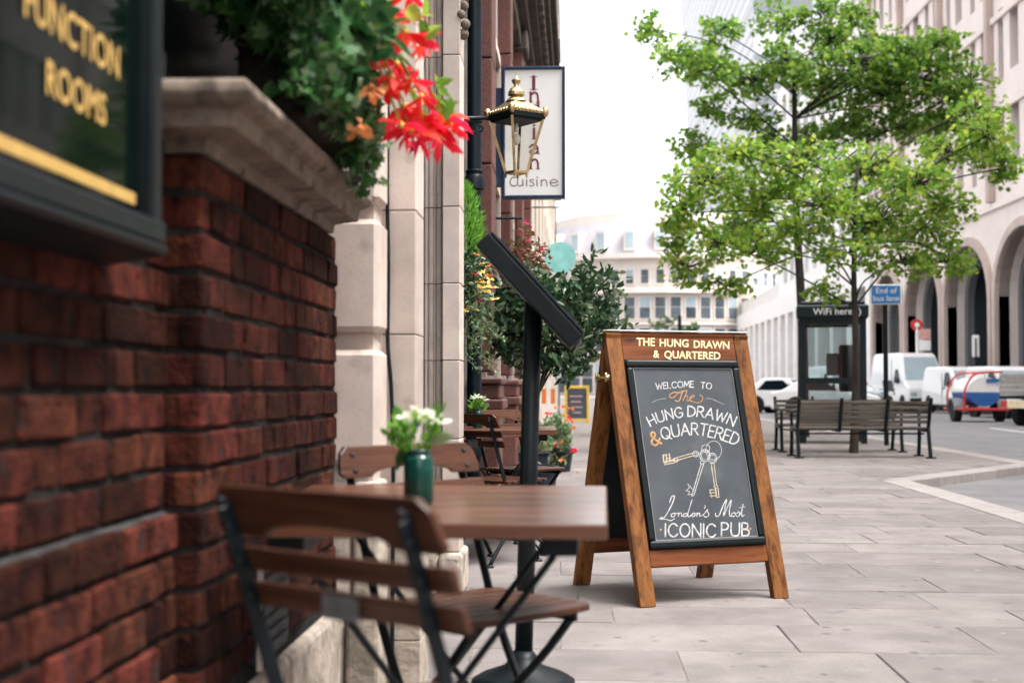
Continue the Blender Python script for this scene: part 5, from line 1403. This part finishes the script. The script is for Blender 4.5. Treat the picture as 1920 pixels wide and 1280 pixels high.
# ================================================================== RESTAURANT SIGN
SY = 12.7
a, b = atY(942, 128, SY), atY(1060, 373, SY)
rs = thing('hanging_sign', 'white upright restaurant sign with blue frame and maroon letters above the street', 'sign', (a.x, SY, b.z))
Wd, Hh = b.x - a.x, a.z - b.z
MB().box(.02, Wd - .02, -.05, .05, .02, Hh - .02).build('panel', M['sign_white'], rs)
fm = MB().box(0, .028, -.07, .07, 0, Hh).box(Wd - .028, Wd, -.07, .07, 0, Hh).box(.0285, Wd - .0285, -.07, .07, 0, .03).box(.0285, Wd - .0285, -.07, .07, Hh - .03, Hh)
fm.build('frame', M['navy'], rs, bevel=.008)
MB().box(-.08, -.002, -.05, .05, .12, Hh * .84).build('wall_bracket', M['navy'], rs)
org = Vector((a.x, SY, b.z))
def on_sign(px, py): return atY(px, py, SY - .0515 - lift()) - org
Z8 = lambda x, y_: on_sign(840 + x / 3.2, y_ / 3.2)
lt = MB()
def st_(p, w): ribbon(lt, smooth(p, 5) if len(p) > 2 else p, w, Z8)
st_([(514, 462), (514, 536)], 20); st_([(492, 462), (536, 462)], 4); st_([(492, 537), (536, 537)], 4)
def fl_(nm='maroon_letter'):
    global lt
    lt.build(nm, M['maroon'], rs, fix=False); lt = MB()
fl_()
def n_(y):
    st_([(496, y), (496, y + 56)], 14); st_([(486, y + 58), (508, y + 58)], 4); st_([(486, y), (500, y)], 4); st_([(500, y + 12), (516, y + 1), (530, y + 4), (538, y + 18), (540, y + 34), (540, y + 56)], 12); st_([(528, y + 58), (552, y + 58)], 4)
n_(556); fl_(); n_(956); fl_()
st_([(530, 636), (512, 634), (496, 652), (498, 676), (514, 690), (534, 680)], 11); st_([(542, 622), (542, 692)], 14); st_([(530, 622), (545, 622)], 4)
fl_()
st_([(516, 772), (516, 832)], 16); st_([(502, 834), (530, 834)], 4); st_([(516, 752), (517, 753)], 15)
fl_()
st_([(490, 884), (506, 870), (528, 874), (538, 890), (540, 922)], 11); st_([(538, 894), (514, 896), (492, 908), (498, 922), (520, 922), (538, 908)], 8); st_([(534, 922), (552, 922)], 4)
fl_()
lt = MB()
st_([(408, 1066), (388, 1064), (373, 1084), (376, 1108), (396, 1117), (410, 1112)], 7.25)
st_([(418, 1080), (418, 1106), (430, 1116), (446, 1108), (448, 1080)], 6.525); st_([(448, 1080), (450, 1115)], 6.525)
st_([(472, 1080), (472, 1116)], 7.25); st_([(472, 1064), (473, 1065)], 8.7)
st_([(514, 1082), (500, 1078), (492, 1088), (510, 1098), (514, 1110), (500, 1118), (490, 1112)], 6.525)
st_([(534, 1080), (534, 1116)], 7.25); st_([(534, 1064), (535, 1065)], 8.7)
st_([(560, 1116), (560, 1080)], 7.25); st_([(560, 1092), (572, 1080), (588, 1084), (592, 1098), (594, 1116)], 6.525)
st_([(612, 1098), (656, 1094), (648, 1080), (628, 1078), (614, 1092), (620, 1112), (642, 1117), (660, 1108)], 6.525)
lt.build('cuisine_lettering', M['grey_text'], rs, fix=False)
# round pale teal sign hanging further on
rc = atY(1050, 483, 25)
ro = thing('round_sign', 'pale teal round hanging sign beyond the leafy shrub', 'sign', tuple(rc))
MB().lathe([(.27, -.03), (.3, -.03), (.3, .03), (.27, .03)], 32, M=Matrix.Rotation(R(90), 4, 'X')).build('rim', mat('teal_rim', (.24, .55, .53), .35), ro)
MB().lathe([(.0001, -.015), (.272, -.015), (.272, .015), (.0001, .015)], 32, M=Matrix.Rotation(R(90), 4, 'X')).build('disc', M['disc_glass'], ro)
MB().tube([(-.08, 0, .3), (-.08, 0, .95)], .012, 6).tube([(-.9, 0, .95), (.0, 0, .95)], .015, 6).build('hanger', M['iron'], ro)

# ================================================================== PLANTS ALONG THE FRONT
rng = np.random.default_rng(21)
wp = thing('wall_planter', 'wall planter with a green conifer, yellow flowers and trailing stems', 'planter', (-.66, 7.0, 1.5))
MB().prism([(-.21, -.12), (.06, -.12), (.1, .1), (-.21, .1)], -.28, .28, lambda a, b, h: (a, h, b)).build('trough', M['black'], wp, bevel=.01)
cp = []
for k in range(1500):
    z = rng.uniform(0, 1); r_ = .135 * math.sqrt(max(0.02, 1 - (z * 1.0) ** 2.4)) * rng.uniform(.55, 1); g_ = rng.uniform(0, 6.28)
    cp.append((.045 + r_ * math.cos(g_), r_ * math.sin(g_), .17 + z * .37))
cp = np.array(cp); dr = cp - np.array([.045, 0, .25]); dr[:, 2] = abs(dr[:, 2]) + .12
leaf_mesh('conifer', M['leaf_conifer'], cp, .05, 'needle', .2, wp, 22, dirs=dr / np.linalg.norm(dr, axis=1)[:, None])
leaf_mesh('foliage', M['leaf_bush'], np.concatenate([blob(rng, (.07, 0, .1), (.14, .28, .1), 380), blob(rng, (.12, 0, -.03), (.07, .24, .16), 420)]), .04, 'oval', .3, wp, 23)
tp = []; ts = MB()
for k in range(16):
    x_, y_, L = rng.uniform(.06, .2), rng.uniform(-.24, .2), rng.uniform(.2, .46)
    P = smooth([(x_, y_, .0), (x_ + .02, y_, -L * .4), (x_ + rng.uniform(-.01, .05), y_ + .02, -L * .8), (x_ + rng.uniform(0, .12), y_, -L)], 4)
    ts.tube(P, .0016, 4, caps=False)
    for p in P[4:]: tp += [np.array(p) + rng.normal(0, .008, 3) for _ in range(2)]
leaf_mesh('trailing_leaf', M['leaf_pale'], tp, .024, 'oval', .2, wp, 24); ts.build('trailing_stem', M['leaf_pale'], wp)
wb0 = Vector((-.66, 7.0, 1.5))
for i, (px, py, m_) in enumerate(((905, 510, 'yellow'), (898, 530, 'yellow'), (912, 548, 'yellow'), (895, 552, 'yellow'), (928, 562, 'yellow'), (884, 580, 'yellow'), (918, 525, 'yellow'), (907, 498, 'yellow'), (868, 585, 'yellow'), (893, 478, 'orange'), (915, 500, 'orange'), (884, 470, 'orange'), (914, 517, 'orange'), (890, 515, 'pink'), (899, 565, 'pink'), (922, 540, 'yellow'), (903, 540, 'yellow'))):
    begonia(wp, tuple(atY(px, py, 6.8 + (i % 4) * .06) - wb0), .034 if m_ == 'yellow' else .028, 400 + i, M['petal_' + m_], 7, 'flower', -.3, False)
# leafy shrub in a pot
sh = thing('potted_shrub', 'tall glossy leaved evergreen shrub behind the menu lectern', 'shrub', (-.335, 9.6, 0))
MB().lathe([(.13, 0), (.15, .02), (.2, .36), (.215, .37), (.215, .41), (.19, .41), (.18, .36)], 20).build('pot', M['lead'], sh, smooth=False)
s0 = Vector((-.335, 9.6, 0)); stm = MB(); pos = []
for k in range(3): stm.tube(smooth([(0, 0, .36), (.02 * k, .02, .8), (.05 + .06 * k, -.02 * k, 1.3)], 4), [.016 - .0012 * i for i in range(9)], 6)
for (px, py, rx, ry, dy) in ((1000, 560, 50, 60, 0), (960, 610, 42, 60, .1), (1050, 560, 55, 55, -.1), (1085, 590, 45, 60, .1), (1110, 600, 34, 50, 0), (1040, 640, 60, 55, -.1), (1085, 660, 40, 40, 0), (990, 660, 50, 45, .1), (1020, 535, 40, 20, .1), (955, 560, 34, 40, .1), (1060, 690, 40, 24, 0), (1130, 610, 18, 30, .05), (940, 640, 26, 40, .1), (1095, 530, 26, 26, .1), (1100, 505, 8, 20, 0)):
    c = atY(px, py, 9.6 + dy) - s0; kx = 9.6 / FPX
    stm.tube(smooth([(.05, 0, .9), tuple(c * .6 + Vector((0, 0, .5))), tuple(c)], 4), [.008, .008, .007, .007, .006, .005, .004, .004, .003], 5)
    nl = int(rx * ry / 11)
    pos.append(blob(rng, tuple(c), (rx * kx, .22, ry * kx), nl, .2))
stm.build('stem', M['bark'], sh, smooth=True)
spr = MB()
for k in range(46):
    g_ = rng.choice([rng.uniform(-.3, 1.1), rng.uniform(2.1, 3.5)]); e = Vector((.2 + .42 * math.cos(g_), rng.uniform(-.2, .2), 1.45 + .42 * math.sin(g_)))
    o_ = Vector((.2, 0, 1.4)); t_ = o_.lerp(e, rng.uniform(1.02, 1.28)); spr.tube([tuple(o_.lerp(e, .7)), tuple(t_)], .0025, 4)
    pos.append(np.array([tuple(o_.lerp(t_, f_)) for f_ in np.linspace(.78, 1.02, 7)]) + rng.normal(0, .018, (7, 3)))
spr.build('sprig', M['bark'], sh)
leaf_mesh('foliage', M['leaf_bush'], np.concatenate(pos), .078, 'oval', .3, sh, 31)
# reddish hanging basket
hb = thing('hanging_basket', 'basket of faded red brown flowers hanging before the granite pilaster', 'basket', (-.5, 11.2, 1.6))
MB().lathe([(.0001, 0), (.1, .02), (.18, .1), (.21, .2), (.2, .2)], 18).build('basket', M['coir'], hb)
MB().tube([(0, 0, .2), (0, 0, .8)], .006, 5).tube([(-.3, 0, .8), (.05, 0, .8)], .012, 6).build('bracket', M['iron'], hb)
b0 = Vector((-.5, 11.2, 1.6)); pos = []
for (px, py, rx, ry) in ((975, 480, 40, 34), (1000, 520, 36, 36), (955, 500, 24, 30), (985, 440, 18, 24), (1010, 480, 26, 30)):
    pos.append(blob(rng, tuple(atY(px, py, 11.2) - b0), (rx * .0045, .16, ry * .0045), int(rx * ry / 7), .2))
leaf_mesh('foliage', M['leaf_red'], np.concatenate(pos), .05, 'oval', .3, hb, 41)
for i, (px, py) in enumerate(((986, 418), (1020, 468), (990, 450))): begonia(hb, tuple(atY(px, py, 11.1) - b0), .035, 500 + i, M['petal_pink'], 7, 'flower', 0, False)
# lead trough and geranium pot at ground level
lt_ = thing('lead_trough', 'dark grey embossed trough planter with flowers behind the far table', 'planter', (-.585, 14.4, 0))
MB().prism([(-.27, 0), (.27, 0), (.285, .26), (-.285, .26)], -.17, .17, lambda a, b, h: (a, h, b)).build('trough', M['lead'], lt_, bevel=.01)
MB().box(-.3, .3, -.19, .19, .2605, .29).build('rim', M['lead'], lt_, bevel=.008)
for k in range(3): MB().lathe([(.06, -.178), (.045, -.186), (.03, -.18), (.012, -.188)], 12, M=Matrix.Translation((-.17 + .17 * k, 0, .13)) @ Matrix.Rotation(R(-90), 4, 'X') @ Matrix.Diagonal((1, 1, 1, 1))).build('embossed_rosette', M['plate_grey'], lt_)
leaf_mesh('foliage', M['leaf_pale'], np.concatenate([blob(rng, (x_, 0, .36), (.16, .16, .12), 130) for x_ in (-.2, 0, .2)]), .07, 'oval', .4, lt_, 51)
for i in range(7): begonia(lt_, (rng.uniform(-.25, .3), -.15, rng.uniform(.32, .46)), .05, 600 + i, M['petal_pink' if i % 2 else 'petal_red'], 8, 'flower', 0, False)
gp = thing('flower_pot', 'pot of orange and red geraniums spreading over the pavement edge', 'planter', (-.17, 15.6, 0))
MB().lathe([(.1, 0), (.13, .2), (.15, .22), (.15, .26), (.12, .26)], 16).build('pot', M['lead'], gp)
g0 = Vector((-.17, 15.6, 0)); pos = []
for (px, py, rx, ry) in ((1040, 800, 28, 22), (1030, 830, 26, 22), (1050, 850, 24, 20), (1035, 870, 22, 14), (1020, 810, 18, 20), (1060, 825, 14, 26)):
    pos.append(blob(rng, tuple(atY(px, py, 15.6) - g0), (rx * .0063, .2, ry * .0063), int(rx * ry / 3.2), .2))
leaf_mesh('foliage', M['leaf_pale'], np.concatenate(pos), .075, 'oval', .4, gp, 61)
for i, (px, py) in enumerate(((1040, 832), (1048, 830), (1024, 842), (1075, 845), (1068, 765), (1058, 762), (1070, 788), (1045, 764), (1078, 888), (1018, 838), (1062, 778), (1073, 800), (1030, 775), (1055, 860))):
    begonia(gp, tuple(atY(px, py, 15.35) - g0), .06, 700 + i, M['petal_orange' if i % 3 else 'petal_red'], 8, 'flower', 0, False)
# yellow framed chalkboard, barrier
yb = thing('chalkboard_sign', 'yellow framed chalkboard standing far down the pavement left of the big sign', 'pavement sign', (.02, 37, 0), R(3))
MB().box(-.27, .27, -.012, .012, .12, .95).build('board', M['chalkboard'], yb)
MB().box(-.34, -.272, -.03, .03, 0, 1.03).box(.272, .34, -.03, .03, 0, 1.03).box(-.27, .27, -.03, .03, .955, 1.03).box(-.27, .27, -.03, .03, .05, .115).build('frame', M['yellow'], yb, bevel=.008)
MB().bar((-.3, .03, 1.0), (-.3, .5, 0), .05, .03).bar((.3, .03, 1.0), (.3, .5, 0), .05, .03).build('stay', M['yellow'], yb)
for k in range(4): MB().box(-.2 + .03 * k, .16 - .04 * (k % 2), -.016, -.0125, .72 - k * .15, .76 - k * .15).build('chalk_line', mat('chalk_pink', (.45, .3, .36), .9), yb)
bar = thing('roadworks_barrier', 'orange and white roadworks barrier far down the pavement', 'barrier', (-.62, 30, 0), R(5))
for k, m_ in enumerate(('sign_white', 'orange', 'sign_white', 'orange', 'sign_white')): MB().box(-.25 + k * .1, -.15 + k * .1 - .002, -.02, .02, .62 if k % 2 else .45, .95 if k % 2 else 1.15).build('board', M[m_], bar)
MB().box(-.26, -.22, -.03, .03, 0, 1.2).box(.22, .26, -.03, .03, 0, 1.2).box(-.34, .34, -.2, .2, 0, .06).build('leg_frame', M['plate_grey'], bar)
